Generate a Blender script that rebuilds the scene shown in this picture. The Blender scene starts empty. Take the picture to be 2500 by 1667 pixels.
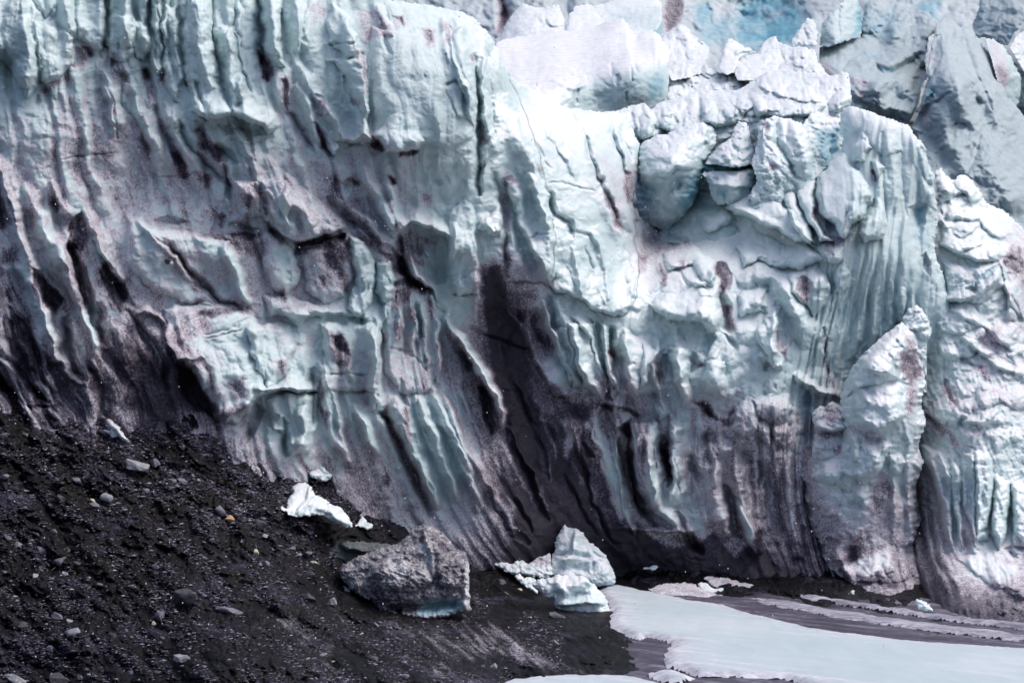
import bpy, bmesh, math, random
import numpy as np
from mathutils import Vector, Matrix

# ------------------------------------------------------------------ camera, sky, sun, exposure
sc = bpy.context.scene
COL = sc.collection
EYE = 14.0
FPX = 4861.0                       # focal length in photo pixels (70 mm lens on a 36 mm sensor)
cam_d = bpy.data.cameras.new("camera")
cam_d.lens = 70.0
cam_d.sensor_width = 36.0
cam_d.clip_start = 0.5
cam_d.clip_end = 3000.0
cam = bpy.data.objects.new("camera", cam_d)
cam.location = (0, 0, EYE)
cam.rotation_euler = (math.radians(90), 0, 0)
COL.objects.link(cam)
sc.camera = cam

SUN_DIR = Vector((0.52, 0.02, 0.85)).normalized()     # towards the sun
SUN_EL = math.asin(SUN_DIR.z)
SUN_AZ = math.atan2(SUN_DIR.x, SUN_DIR.y)
w = bpy.data.worlds.new("World")
sc.world = w
w.use_nodes = True
wn = w.node_tree
for n in list(wn.nodes):
    wn.nodes.remove(n)
sky = wn.nodes.new("ShaderNodeTexSky")
sky.sky_type = 'NISHITA'
sky.sun_disc = False
sky.sun_elevation = SUN_EL
sky.sun_rotation = SUN_AZ
sky.dust_density = 4.5
sky.ozone_density = 1.0
sky.air_density = 0.72
bg = wn.nodes.new("ShaderNodeBackground")
bg.inputs['Strength'].default_value = 0.15
wo = wn.nodes.new("ShaderNodeOutputWorld")
wn.links.new(sky.outputs[0], bg.inputs[0])
wn.links.new(bg.outputs[0], wo.inputs[0])

sun_d = bpy.data.lights.new("sun", 'SUN')
sun_d.energy = 0.72
sun_d.angle = math.radians(42)
sun_d.color = (1.0, 0.985, 0.97)
sun = bpy.data.objects.new("sun", sun_d)
sun.rotation_euler = SUN_DIR.to_track_quat('Z', 'Y').to_euler()
sun.location = (40, 60, 120)
COL.objects.link(sun)

sc.view_settings.view_transform = 'Standard'
sc.view_settings.look = 'None'
sc.view_settings.exposure = 0.44
sc.view_settings.gamma = 1.0
sc.render.engine = 'CYCLES'
sc.cycles.max_bounces = 5
sc.cycles.diffuse_bounces = 3

random.seed(7)
RNG = np.random.default_rng(11)

# ------------------------------------------------------------------ numpy noise
_perm = np.random.default_rng(5).permutation(512).astype(np.int32)
_perm = np.concatenate([_perm, _perm])
_ang = np.random.default_rng(6).random(512) * 2 * np.pi
_gx = np.cos(_ang).astype(np.float32)
_gy = np.sin(_ang).astype(np.float32)


def perlin(x, y, seed=0):
    x = np.asarray(x, np.float32) + 1000.37 + seed * 17.31
    y = np.asarray(y, np.float32) + 1000.71 + seed * 9.77
    xi = np.floor(x).astype(np.int32)
    yi = np.floor(y).astype(np.int32)
    fx = x - xi
    fy = y - yi
    u = fx * fx * fx * (fx * (fx * 6 - 15) + 10)
    v = fy * fy * fy * (fy * (fy * 6 - 15) + 10)

    def g(ix, iy, dx, dy):
        h = _perm[(_perm[ix & 511] + iy) & 511]
        return _gx[h] * dx + _gy[h] * dy
    a = g(xi, yi, fx, fy)
    b = g(xi + 1, yi, fx - 1, fy)
    c = g(xi, yi + 1, fx, fy - 1)
    d = g(xi + 1, yi + 1, fx - 1, fy - 1)
    return (a + u * (b - a) + v * ((c + u * (d - c)) - (a + u * (b - a)))) * 1.5


def fbm(x, y, oct=4, seed=0, gain=0.5):
    s = 0
    a = 1.0
    for o in range(oct):
        s = s + a * perlin(x * 2 ** o, y * 2 ** o, seed + o * 3)
        a *= gain
    return s


def billow(x, y, oct=3, seed=0, gain=0.5):
    s = 0
    a = 1.0
    for o in range(oct):
        s = s + a * (np.abs(perlin(x * 2 ** o, y * 2 ** o, seed + o * 3)) * 2 - 0.6)
        a *= gain
    return s


def worley(x, y, seed=0):
    """distance to nearest jittered point, unit cells"""
    xi = np.floor(x).astype(np.int32)
    yi = np.floor(y).astype(np.int32)
    best = np.full(x.shape, 9.0, np.float32)
    for dx in (-1, 0, 1):
        for dy in (-1, 0, 1):
            h = _perm[(_perm[(xi + dx + seed) & 511] + yi + dy) & 511]
            px = xi + dx + 0.5 + 0.45 * _gx[h]
            py = yi + dy + 0.5 + 0.45 * _gy[h]
            best = np.minimum(best, (x - px) ** 2 + (y - py) ** 2)
    return np.sqrt(best)


def sstep(a, b, x):
    t = np.clip((x - a) / (b - a), 0, 1)
    return t * t * (3 - 2 * t)


def rbf(pts, X, Y, scale=500.0):
    """thin plate spline through (x, y, value)"""
    P = np.array(pts, np.float64)
    c = P[:, :2] / scale
    n = len(P)
    def phi(r2):
        return 0.5 * r2 * np.log(r2 + 1e-9)
    d2 = ((c[:, None] - c[None]) ** 2).sum(-1)
    A = np.zeros((n + 3, n + 3))
    A[:n, :n] = phi(d2) + np.eye(n) * 1e-3
    A[:n, n] = 1
    A[:n, n + 1:] = c
    A[n:, :n] = A[:n, n:].T
    b = np.zeros(n + 3)
    b[:n] = P[:, 2]
    k = np.linalg.solve(A, b)
    out = (k[n] + k[n + 1] * X / scale + k[n + 2] * Y / scale).astype(np.float32)
    xs = (X / scale).astype(np.float32)
    ys = (Y / scale).astype(np.float32)
    for i in range(n):
        r2 = (xs - c[i, 0]) ** 2 + (ys - c[i, 1]) ** 2
        out += np.float32(k[i]) * phi(r2).astype(np.float32)
    return out


def pdist(X, Y, pts):
    """distance to an open polyline, parameter 0..1 along it, signed side"""
    best = np.full(X.shape, 1e9, np.float32)
    tpar = np.zeros(X.shape, np.float32)
    side = np.zeros(X.shape, np.float32)
    L = [0.0]
    for (a, b) in zip(pts[:-1], pts[1:]):
        L.append(L[-1] + math.hypot(b[0] - a[0], b[1] - a[1]))
    for i, (a, b) in enumerate(zip(pts[:-1], pts[1:])):
        dx, dy = b[0] - a[0], b[1] - a[1]
        l2 = dx * dx + dy * dy + 1e-9
        t = np.clip(((X - a[0]) * dx + (Y - a[1]) * dy) / l2, 0, 1)
        ex = X - (a[0] + t * dx)
        ey = Y - (a[1] + t * dy)
        d = ex * ex + ey * ey
        m = d < best
        best = np.where(m, d, best)
        tpar = np.where(m, (L[i] + t * math.sqrt(l2)) / L[-1], tpar)
        side = np.where(m, np.sign(dx * ey - dy * ex), side)   # +1 = right of travel in image axes (y down)
    return np.sqrt(best), tpar, side


def inside(X, Y, poly):
    r = np.zeros(X.shape, bool)
    n = len(poly)
    for i in range(n):
        x1, y1 = poly[i]
        x2, y2 = poly[(i + 1) % n]
        if y1 == y2:
            continue
        c = ((Y >= min(y1, y2)) & (Y < max(y1, y2)) & (X < (x2 - x1) * (Y - y1) / (y2 - y1) + x1))
        r ^= c
    return r


def polysdf(X, Y, poly):
    d, _, _ = pdist(X, Y, list(poly) + [poly[0]])
    return np.where(inside(X, Y, poly), d, -d)


def P_(s):
    return [tuple(float(v) for v in q.split(',')) for q in s.split()]


# ------------------------------------------------------------------ relief field: a sheet over photo directions, every point at its own distance
class Field:
    def __init__(self, x0, y0, x1, y1, g, yref, ctrl, warp=5.0, seed=0):
        self.g = g
        xs = np.arange(x0, x1 + g, g, dtype=np.float32)
        ys = np.arange(y0, y1 + g, g, dtype=np.float32)
        self.x0, self.y0 = x0, y0
        self.X, self.Y = np.meshgrid(xs, ys)
        self.yref = yref
        self.u = yref / FPX                      # metres per photo pixel at this distance
        self.base = rbf(ctrl, self.X, self.Y)
        self.D = np.zeros_like(self.X)
        self.dirt = np.zeros_like(self.X)
        self.blue = np.zeros_like(self.X)
        self.snow = np.ones_like(self.X)
        self.Xw = self.X + warp * fbm(self.X / 45, self.Y / 45, 3, seed + 50)
        self.Yw = self.Y + warp * fbm(self.X / 45, self.Y / 45, 3, seed + 60)
        self.U = self.X
        self.gain = 1.0

    def sl(self, pts, m):
        a = np.array(pts)
        i0 = int(max(0, (a[:, 1].min() - m - self.y0) // self.g))
        i1 = int(min(self.X.shape[0], (a[:, 1].max() + m - self.y0) // self.g + 2))
        j0 = int(max(0, (a[:, 0].min() - m - self.x0) // self.g))
        j1 = int(min(self.X.shape[1], (a[:, 0].max() + m - self.x0) // self.g + 2))
        if i1 <= i0 or j1 <= j0:
            return None
        return (slice(i0, i1), slice(j0, j1))

    def flow(self, ctrl):
        """coordinate that stays constant along the fall lines of the ice"""
        m = rbf(ctrl, self.X, self.Y)
        U = np.zeros_like(self.X)
        xs = self.X[0]
        U[0] = xs
        for i in range(1, U.shape[0]):
            q = xs - m[i] * self.g
            U[i] = np.interp(q, xs, U[i - 1])
            lo = q < xs[0]
            U[i][lo] = U[i - 1][0] + (q[lo] - xs[0])
            hi = q > xs[-1]
            U[i][hi] = U[i - 1][-1] + (q[hi] - xs[-1])
        self.U = U

    def strokes(self, text):
        for line in text.strip().splitlines():
            line = line.split('#')[0].strip()
            if not line:
                continue
            f = line.split()
            if f[0] == '@':
                self.gain = float(f[1])
                continue
            k, wd, h = f[0], float(f[1]), float(f[2])
            if k in 'rRgGsbB':
                h *= self.gain * (.6 if k == 'g' and wd < 14 else 1)
            elif k == 'd':
                wd, h = wd * 1.2 + 3, h * .74
            pts = P_(' '.join(f[3:]))
            s = self.sl(pts, wd + 24)
            if s is None:
                continue
            X, Y = self.Xw[s], self.Yw[s]
            if k in 'rRgGsDCU':
                d, t, side = pdist(X, Y, pts)
                tap = np.sqrt(np.clip(np.minimum(t, 1 - t) * 5, 0.0, 1)) if k != 's' else np.sqrt(np.clip(np.minimum(t, 1 - t) * 6, 0.0, 1))
                q = np.clip(1 - d / (wd * (0.45 + 0.55 * tap)), 0, 1)
                if k == 'r':
                    self.D[s] -= h * tap * q * q * (3 - 2 * q)
                elif k == 'R':
                    self.D[s] -= h * tap * q ** 1.25
                elif k == 'g':
                    self.D[s] += h * tap * q ** 1.6
                elif k == 'G':
                    self.D[s] += h * tap * q * q * (3 - 2 * q)
                elif k == 's':      # lip: the side LEFT of travel (image axes) stands out, sharp at the line, fading over wd
                    q = np.clip(1 - d / wd, 0, 1)
                    lip = np.sqrt(np.clip(d / 7, 0, 1))
                    self.D[s] -= np.where(side < 0, h * tap * q * q * (3 - 2 * q) * lip, 0)
                elif k == 'D':
                    self.dirt[s] += h * tap * q * q * (3 - 2 * q)
                elif k == 'C':
                    self.dirt[s] *= 1 - h * tap * q * q * (3 - 2 * q)
                elif k == 'U':
                    self.blue[s] = np.maximum(self.blue[s], h * tap * q)
            else:
                sd = polysdf(X, Y, pts)
                t = np.clip(sd / wd, 0, 1)
                if k == 'b':
                    ys = [q[1] for q in pts]
                    lean = np.clip(((min(ys) + max(ys)) / 2 - Y) / max(1, (max(ys) - min(ys)) / 2), 0, 1)
                    self.D[s] -= h * np.sqrt(np.clip(1 - (1 - t) ** 2, 0, 1)) * (1 - .85 * lean ** 1.3)
                elif k == 'B':      # pillow: bulges all round, steep rim
                    self.D[s] -= h * np.sqrt(np.clip(1 - (1 - t) ** 2, 0, 1))
                elif k == 'p':
                    self.D[s] += h * t * t * (3 - 2 * t)
                elif k == 'P':
                    self.D[s] += .75 * h * np.sqrt(t)
                elif k == 'd':
                    t = np.clip(sd / wd + 0.5, 0, 1)
                    self.dirt[s] += h * t * t * (3 - 2 * t)
                elif k == 'c':
                    t = np.clip(sd / wd + 0.5, 0, 1)
                    self.dirt[s] *= 1 - h * t * t * (3 - 2 * t)
                elif k == 'u':
                    t = np.clip(sd / wd + 0.5, 0, 1)
                    self.blue[s] = np.maximum(self.blue[s], h * t * t * (3 - 2 * t))
                elif k == 'n':      # no snow
                    t = np.clip(sd / wd + 0.5, 0, 1)
                    self.snow[s] *= 1 - h * t

    def rubble(self, poly, n, s0, s1, h, seed, edge=.35, dirt=0.0):
        """n broken lumps of s0..s1 photo pixels inside a polygon, standing h of their size out of the sheet"""
        r = random.Random(seed)
        poly = P_(poly)
        xs = [q[0] for q in poly]
        ys = [q[1] for q in poly]
        k = 0
        tries = 0
        while k < n and tries < n * 40:
            tries += 1
            cx, cy = r.uniform(min(xs), max(xs)), r.uniform(min(ys), max(ys))
            if not inside(np.array([cx]), np.array([cy]), poly)[0]:
                continue
            k += 1
            sz = s0 + (s1 - s0) * r.random() ** 2
            an = r.uniform(.6, 1.0)
            rot = r.uniform(-.6, .6)
            a, b = sz * .62, sz * .62 * an
            sl = self.sl([(cx - a * 1.3, cy - a * 1.3), (cx + a * 1.3, cy + a * 1.3)], 4)
            if sl is None:
                continue
            dx, dy = self.Xw[sl] - cx, self.Yw[sl] - cy
            ex = (dx * math.cos(rot) + dy * math.sin(rot)) / a
            ey = (-dx * math.sin(rot) + dy * math.cos(rot)) / b
            rr = (np.abs(ex) ** 2.6 + np.abs(ey) ** 2.6) ** (1 / 2.6) * (1 + .30 * perlin(self.X[sl] / (sz * .5), self.Y[sl] / (sz * .5), k))
            t = np.clip((1 - rr) / (edge * 1.4), 0, 1)
            lean = np.clip(-dy / (b + 1e-6), 0, 1)
            tilt = dx * r.uniform(-.25, .25)
            self.D[sl] -= np.maximum(h * 1.25 * sz * np.sqrt(np.clip(1 - (1 - t) ** 2, 0, 1)) * (1 - .85 * lean ** 1.2) - tilt * t, 0)

    def points(self, D=None):
        Yd = self.base + (self.D if D is None else D) * self.u
        x = (self.X - 1250.0) / FPX * Yd
        z = EYE - (self.Y - 833.5) / FPX * Yd
        return np.stack([x, Yd, z], -1).astype(np.float32)

    def at(self, px, py):
        """world point and normal of the sheet in photo direction (px, py)"""
        j = int(round((px - self.x0) / self.g))
        i = int(round((py - self.y0) / self.g))
        i = min(max(i, 2), self.X.shape[0] - 3)
        j = min(max(j, 2), self.X.shape[1] - 3)
        p = self.pts
        n = np.cross(p[i, j + 2] - p[i, j - 2], p[i - 2, j] - p[i + 2, j])
        n = n / (np.linalg.norm(n) + 1e-9)
        return Vector(p[i, j]), Vector(n)


def grid_normals(p):
    dx = np.zeros_like(p)
    dy = np.zeros_like(p)
    dx[:, 1:-1] = p[:, 2:] - p[:, :-2]
    dx[:, 0] = p[:, 1] - p[:, 0]
    dx[:, -1] = p[:, -1] - p[:, -2]
    dy[1:-1] = p[:-2] - p[2:]
    dy[0] = p[0] - p[1]
    dy[-1] = p[-2] - p[-1]
    n = np.cross(dx, dy)
    return n / (np.linalg.norm(n, axis=-1, keepdims=True) + 1e-9)


def build_sheet(name, field, keep, mat, thick=140.0, back=None, parent=None):
    """mesh of the kept part of a field: the front sheet, a side wall running back from its border, and a back sheet when 'back' is given"""
    p = field.points()
    field.pts = p
    H, W = keep.shape
    Q = keep[:-1, :-1] & keep[1:, :-1] & keep[:-1, 1:] & keep[1:, 1:]
    used = np.zeros((H, W), bool)
    used[:-1, :-1] |= Q
    used[1:, :-1] |= Q
    used[:-1, 1:] |= Q
    used[1:, 1:] |= Q
    idx = np.full((H, W), -1, np.int64)
    n0 = int(used.sum())
    idx[used] = np.arange(n0)
    a = idx[:-1, :-1][Q]
    b = idx[:-1, 1:][Q]
    c = idx[1:, 1:][Q]
    d = idx[1:, :-1][Q]
    faces = [np.stack([a, d, c, b], 1)]
    V = [p[used]]
    Qp = np.zeros((H + 1, W + 1), bool)
    Qp[1:-1, 1:-1] = Q
    E = []
    up = Q & ~Qp[:-2, 1:-1]
    dn = Q & ~Qp[2:, 1:-1]
    lf = Q & ~Qp[1:-1, :-2]
    rt = Q & ~Qp[1:-1, 2:]
    E.append(np.stack([idx[:-1, 1:][up], idx[:-1, :-1][up]], 1))
    E.append(np.stack([idx[1:, :-1][dn], idx[1:, 1:][dn]], 1))
    E.append(np.stack([idx[:-1, :-1][lf], idx[1:, :-1][lf]], 1))
    E.append(np.stack([idx[1:, 1:][rt], idx[:-1, 1:][rt]], 1))
    E = np.concatenate(E)
    dirt = field.dirt[used]
    blue = field.blue[used]
    nrm = grid_normals(p)
    snow = (sstep(0.30, 0.72, nrm[..., 2]) * field.snow)[used]
    if back is not None:
        pb = field.points(back)
        V.append(pb[used])
        faces.append(np.stack([a, b, c, d], 1) + n0)
        faces.append(np.stack([E[:, 0], E[:, 1], E[:, 1] + n0, E[:, 0] + n0], 1)[:, ::-1])
        dirt = np.concatenate([dirt, dirt])
        blue = np.concatenate([blue, blue])
        snow = np.concatenate([snow, snow])
    elif len(E):
        bv = np.unique(E)
        remap = np.full(n0, -1, np.int64)
        remap[bv] = np.arange(len(bv)) + n0
        src = V[0][bv]
        cen = np.array([0, 0, EYE], np.float32)
        ray = (src - cen) / np.maximum(src[:, 1:2], 1e-3)
        V.append(src + ray * (thick * field.u))
        faces.append(np.stack([E[:, 0], E[:, 1], remap[E[:, 1]], remap[E[:, 0]]], 1)[:, ::-1])
        dirt = np.concatenate([dirt, dirt[bv]])
        blue = np.concatenate([blue, blue[bv]])
        snow = np.concatenate([snow, snow[bv] * 0])
    V = np.concatenate(V).astype(np.float32)
    F = np.concatenate(faces).astype(np.int32)
    org = V[:, :].mean(0)
    org[2] = V[:, 2].min()
    me = bpy.data.meshes.new(name)
    me.vertices.add(len(V))
    me.vertices.foreach_set('co', (V - org).ravel())
    me.loops.add(F.size)
    me.loops.foreach_set('vertex_index', F.ravel())
    me.polygons.add(len(F))
    me.polygons.foreach_set('loop_start', np.arange(0, F.size, 4, dtype=np.int32))
    me.polygons.foreach_set('loop_total', np.full(len(F), 4, np.int32))
    me.polygons.foreach_set('use_smooth', np.ones(len(F), bool))
    me.update(calc_edges=True)
    for nm, arr in (('dirt', dirt), ('blue', blue), ('snow', snow)):
        at = me.attributes.new(nm, 'FLOAT', 'POINT')
        at.data.foreach_set('value', np.clip(arr, 0, 1.4).astype(np.float32))
    me.materials.append(mat)
    o = bpy.data.objects.new(name, me)
    o.location = org.tolist()
    COL.objects.link(o)
    if parent:
        o.parent = parent
    return o


def tag(o, label=None, cat=None, group=None, kind=None):
    if label:
        o['label'] = label
    if cat:
        o['category'] = cat
    if group:
        o['group'] = group
    if kind:
        o['kind'] = kind
    return o


# ------------------------------------------------------------------ materials
def nodes(name):
    m = bpy.data.materials.new(name)
    m.use_nodes = True
    t = m.node_tree
    b = t.nodes['Principled BSDF']
    return m, t, b


def N(t, typ, **kw):
    n = t.nodes.new(typ)
    for k, v in kw.items():
        setattr(n, k, v)
    return n


def math_(t, op, a, b=None, c=None, clamp=False):
    n = t.nodes.new('ShaderNodeMath')
    n.operation = op
    n.use_clamp = clamp
    for i, v in enumerate((a, b, c)):
        if v is None:
            continue
        if isinstance(v, (int, float)):
            n.inputs[i].default_value = v
        else:
            t.links.new(v, n.inputs[i])
    return n.outputs[0]


def noise_(t, vec, scale, detail=3.0, rough=0.55):
    n = t.nodes.new('ShaderNodeTexNoise')
    n.inputs['Scale'].default_value = scale
    n.inputs['Detail'].default_value = detail
    n.inputs['Roughness'].default_value = rough
    t.links.new(vec, n.inputs['Vector'])
    return n.outputs['Fac']


def ramp_(t, fac, stops):
    n = t.nodes.new('ShaderNodeValToRGB')
    cr = n.color_ramp
    while len(cr.elements) > 1:
        cr.elements.remove(cr.elements[-1])
    for i, (p, c) in enumerate(stops):
        e = cr.elements[0] if i == 0 else cr.elements.new(p)
        e.position = p
        e.color = (*c, 1)
    t.links.new(fac, n.inputs[0])
    return n.outputs[0]


def mix_(t, fac, a, b):
    n = t.nodes.new('ShaderNodeMix')
    n.data_type = 'RGBA'
    for i, v in ((0, fac), (6, a), (7, b)):
        if isinstance(v, (int, float)):
            n.inputs[i].default_value = v
        elif isinstance(v, tuple):
            n.inputs[i].default_value = (*v, 1)
        else:
            t.links.new(v, n.inputs[i])
    return n.outputs[2]


ICE = (0.55, 0.685, 0.70)
LAV = (0.52, 0.475, 0.535)
SNOW = (0.81, 0.815, 0.85)


def ice_material(name, k=1.0, ice=ICE, lav=LAV, sss=0.0, rough=0.6):
    """glacier ice: clean ice, snow crust on what faces up, grit film (attribute dirt), blue dense ice (attribute blue); k scales the grain to the distance"""
    m, t, b = nodes(name)
    geo = N(t, 'ShaderNodeNewGeometry')
    P = geo.outputs['Position']
    def attr(nm):
        a = N(t, 'ShaderNodeAttribute')
        a.attribute_name = nm
        return a.outputs['Fac']
    dirt, blue, snow = attr('dirt'), attr('blue'), attr('snow')
    fine = noise_(t, P, 8.5 * k, 4.0, 0.85)
    mid = noise_(t, P, 1.6 * k, 4.0, 0.6)
    big = noise_(t, P, 0.35 * k, 3.0, 0.5)
    g = math_(t, 'MULTIPLY', math_(t, 'SUBTRACT', fine, 0.5), math_(t, 'MINIMUM', math_(t, 'MULTIPLY_ADD', dirt, 5.0, 0.3), 2.3))
    g2 = math_(t, 'MULTIPLY', math_(t, 'SUBTRACT', mid, 0.5), math_(t, 'MINIMUM', math_(t, 'MULTIPLY_ADD', dirt, 2.0, 0.35), 1.0))
    dd = math_(t, 'ADD', dirt, math_(t, 'ADD', g, math_(t, 'ADD', math_(t, 'MULTIPLY', g2, 0.8), math_(t, 'MULTIPLY', math_(t, 'SUBTRACT', big, 0.5), 0.3))))
    tint = mix_(t, math_(t, 'ADD', math_(t, 'MULTIPLY_ADD', mid, 1.6, -0.75), math_(t, 'MULTIPLY_ADD', fine, 1.6, -0.35), True), (ice[0] * 0.80, ice[1] * 0.87, ice[2] * 0.89), (ice[0] * 1.18, ice[1] * 1.09, ice[2] * 1.07))
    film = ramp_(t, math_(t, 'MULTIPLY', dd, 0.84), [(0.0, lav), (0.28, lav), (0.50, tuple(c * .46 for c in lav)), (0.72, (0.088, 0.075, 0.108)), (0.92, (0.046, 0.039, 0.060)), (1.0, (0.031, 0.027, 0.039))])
    clean = mix_(t, math_(t, 'MULTIPLY', snow, math_(t, 'MULTIPLY_ADD', mid, 1.6, 0.1, True)), tint, SNOW)
    bcol = mix_(t, math_(t, 'MULTIPLY_ADD', mid, 2.0, -0.5, True), (0.10, 0.30, 0.42), (0.16, 0.42, 0.52))
    clean = mix_(t, math_(t, 'MULTIPLY', blue, math_(t, 'MULTIPLY_ADD', big, 2.6, -0.35, True)), clean, bcol)
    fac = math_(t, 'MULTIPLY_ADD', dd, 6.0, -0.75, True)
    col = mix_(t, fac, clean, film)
    t.links.new(col, b.inputs['Base Color'])
    b.inputs['Roughness'].default_value = rough
    b.inputs['Specular IOR Level'].default_value = 0.28
    if sss:
        b.inputs['Subsurface Weight'].default_value = sss
        b.inputs['Subsurface Radius'].default_value = (0.5, 0.9, 1.0)
        b.inputs['Subsurface Scale'].default_value = 0.16
    bump = N(t, 'ShaderNodeBump')
    bump.inputs['Strength'].default_value = 0.55
    bump.inputs['Distance'].default_value = 0.06 / k
    hh = math_(t, 'ADD', math_(t, 'MULTIPLY', fine, 0.6), math_(t, 'MULTIPLY', mid, 0.22))
    t.links.new(hh, bump.inputs['Height'])
    t.links.new(bump.outputs[0], b.inputs['Normal'])
    return m


def ground_material(name):
    m, t, b = nodes(name)
    geo = N(t, 'ShaderNodeNewGeometry')
    P = geo.outputs['Position']
    a = N(t, 'ShaderNodeAttribute')
    a.attribute_name = 'snow'
    sn = N(t, 'ShaderNodeAttribute')
    sn.attribute_name = 'blue'
    fine = noise_(t, P, 11.0, 5.0, 0.75)
    mid = noise_(t, P, 2.2, 4.0, 0.6)
    big = noise_(t, P, 0.4, 3.0, 0.5)
    v = math_(t, 'ADD', math_(t, 'MULTIPLY', fine, 0.60), math_(t, 'ADD', math_(t, 'MULTIPLY', mid, 0.40), math_(t, 'MULTIPLY', math_(t, 'SUBTRACT', big, 0.5), 0.55)))
    col = ramp_(t, v, [(0.43, (0.0014, 0.0013, 0.0018)), (0.53, (0.0034, 0.0031, 0.0048)), (0.59, (0.011, 0.0098, 0.0175)), (0.65, (0.040, 0.035, 0.062)), (0.76, (0.13, 0.118, 0.185))])  # lavender end of the ramp paints the highlights on lit facets
    # old snow caught in the grit
    sf = math_(t, 'MULTIPLY_ADD', math_(t, 'ADD', math_(t, 'MULTIPLY', sn.outputs['Fac'], 0.75), math_(t, 'MULTIPLY', math_(t, 'SUBTRACT', math_(t, 'ADD', math_(t, 'MULTIPLY', fine, 0.85), math_(t, 'MULTIPLY', mid, 0.15)), 0.5), 3.6)), 3.0, -1.35, True)
    col = mix_(t, math_(t, 'MULTIPLY', sf, 0.85), col, (0.42, 0.40, 0.46))
    t.links.new(col, b.inputs['Base Color'])
    b.inputs['Roughness'].default_value = 0.45
    b.inputs['Specular IOR Level'].default_value = 0.16
    bump = N(t, 'ShaderNodeBump')
    bump.inputs['Strength'].default_value = 0.9
    bump.inputs['Distance'].default_value = 0.08
    t.links.new(v, bump.inputs['Height'])
    t.links.new(bump.outputs[0], b.inputs['Normal'])
    return m


def rock_material(name, c1, c2, scale=6.0, rough=0.55):
    m, t, b = nodes(name)
    tc = N(t, 'ShaderNodeTexCoord')
    P = tc.outputs['Object']
    n1 = noise_(t, P, scale, 5.0, 0.65)
    n2 = noise_(t, P, scale * 5, 3.0, 0.7)
    v = math_(t, 'ADD', math_(t, 'MULTIPLY', n1, 0.6), math_(t, 'MULTIPLY', n2, 0.4))
    col = ramp_(t, v, [(0.32, c1), (0.68, c2)])
    t.links.new(col, b.inputs['Base Color'])
    b.inputs['Roughness'].default_value = rough
    b.inputs['Specular IOR Level'].default_value = 0.35
    bump = N(t, 'ShaderNodeBump')
    bump.inputs['Strength'].default_value = 0.6
    bump.inputs['Distance'].default_value = 0.03
    t.links.new(v, bump.inputs['Height'])
    t.links.new(bump.outputs[0], b.inputs['Normal'])
    return m


M_ICE = ice_material('glacier_ice')
M_FAR = ice_material('far_glacier_ice', 0.7, (0.45, 0.58, 0.605))
M_SHADED_ICE = ice_material('shaded_grey_blue_ice', 0.7, (0.36, 0.45, 0.485))  # lower albedo: shade on the upper right walls is put into the colour
M_GROUND = ground_material('moraine_grit')
M_GREY = rock_material('grey_stone', (0.075, 0.07, 0.092), (0.25, 0.235, 0.285))
M_DARK = rock_material('dark_stone', (0.025, 0.023, 0.026), (0.09, 0.085, 0.10))
M_PALE = rock_material('pale_stone', (0.17, 0.18, 0.20), (0.38, 0.385, 0.41))
M_TAN = rock_material('ochre_stone', (0.42, 0.28, 0.12), (0.62, 0.45, 0.22))
M_CREAM = rock_material('cream_stone', (0.45, 0.42, 0.30), (0.62, 0.60, 0.48))

# ------------------------------------------------------------------ the glacier front: one ice face, cut into the masses one can tell apart
FRONT_Y = [
 (-140,1000,97),(0,1000,98),(300,1040,100.5),(600,1060,103),(760,1150,106),(1000,1280,110),(1250,1350,112.5),(1500,1400,115.8),(1700,1430,114.6),(1900,1460,112.3),(1600,1335,115.2),(1750,1335,115.3),(1880,1360,114.4),(2200,1500,111.5),(2300,1510,110),
 (-140,550,102),(0,550,102.5),(300,550,105),(600,550,107.5),(900,550,110),(1150,550,112.3),
 (-140,0,106),(0,0,106),(300,0,108),(600,0,110.5),(900,0,113.5),(1100,30,116.5),(0,-130,107.5),(600,-130,112),(1000,-130,118),
 (1185,300,113.5),(1250,300,117),(1350,300,123),(1450,290,130),(1550,300,137),(1215,180,116.5),(1290,220,125),(1370,250,131),
 (1200,700,113.6),(1350,560,114.6),(1350,700,113.6),(1450,500,118.5),(1450,700,115.5),(1540,540,125),(1545,700,119.5),(1300,450,115.3),(1420,400,121),
 (1200,800,114.6),(1250,1000,113.8),(1300,1200,113),(1000,1000,109.6),(700,1000,105),(450,900,102.5),
 (1450,1000,115),(1450,1200,115.3),
 (1600,900,116),(1600,1100,116),(1600,770,118),(1650,660,122.5),(1750,650,123.5),(1800,800,117.5),(1900,850,118),(1950,1050,118.5),(1850,600,126),(1640,560,134),(1590,590,131),
 (2000,900,122),(2100,700,122.8),(2100,500,124),(2100,290,130),(2250,700,123.2),(2280,1000,122.5),(2250,400,127),(2300,550,125),(2050,640,121.5),
 (2250,1300,119),(1750,480,131),(1900,450,128.5),(1990,400,130),(2350,1100,124),(2380,1500,109),(2380,700,124)]
F = Field(-130, -110, 2400, 1560, 2.1, 112.0, FRONT_Y, warp=7.0, seed=1)
F.gain = 2.0
F.flow([(0,0,.02),(600,0,.05),(1100,100,.10),(0,300,.12),(300,300,.22),(600,300,.28),(900,300,.18),(1150,400,.03),(0,600,.30),(300,600,.40),(600,600,.30),(900,600,.35),(1150,650,.05),
        (100,900,.45),(400,900,.30),(700,1000,.15),(1000,800,.05),(1000,1100,.40),(1200,900,.25),(1200,1200,.50),(1350,1100,.35),(1400,1300,.65),(1300,400,.35),(1450,500,.30),(1350,700,.2),
        (1550,900,.15),(1600,1200,.25),(1650,1350,.5),(1800,900,.0),(1900,1200,.1),(2100,500,-.06),(2050,800,-.20),(2200,800,-.05),(2250,1200,.1),(2300,1400,.3),(1800,600,.3),(1950,500,.3)])
U, X, Y = F.U, F.X, F.Y
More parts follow.
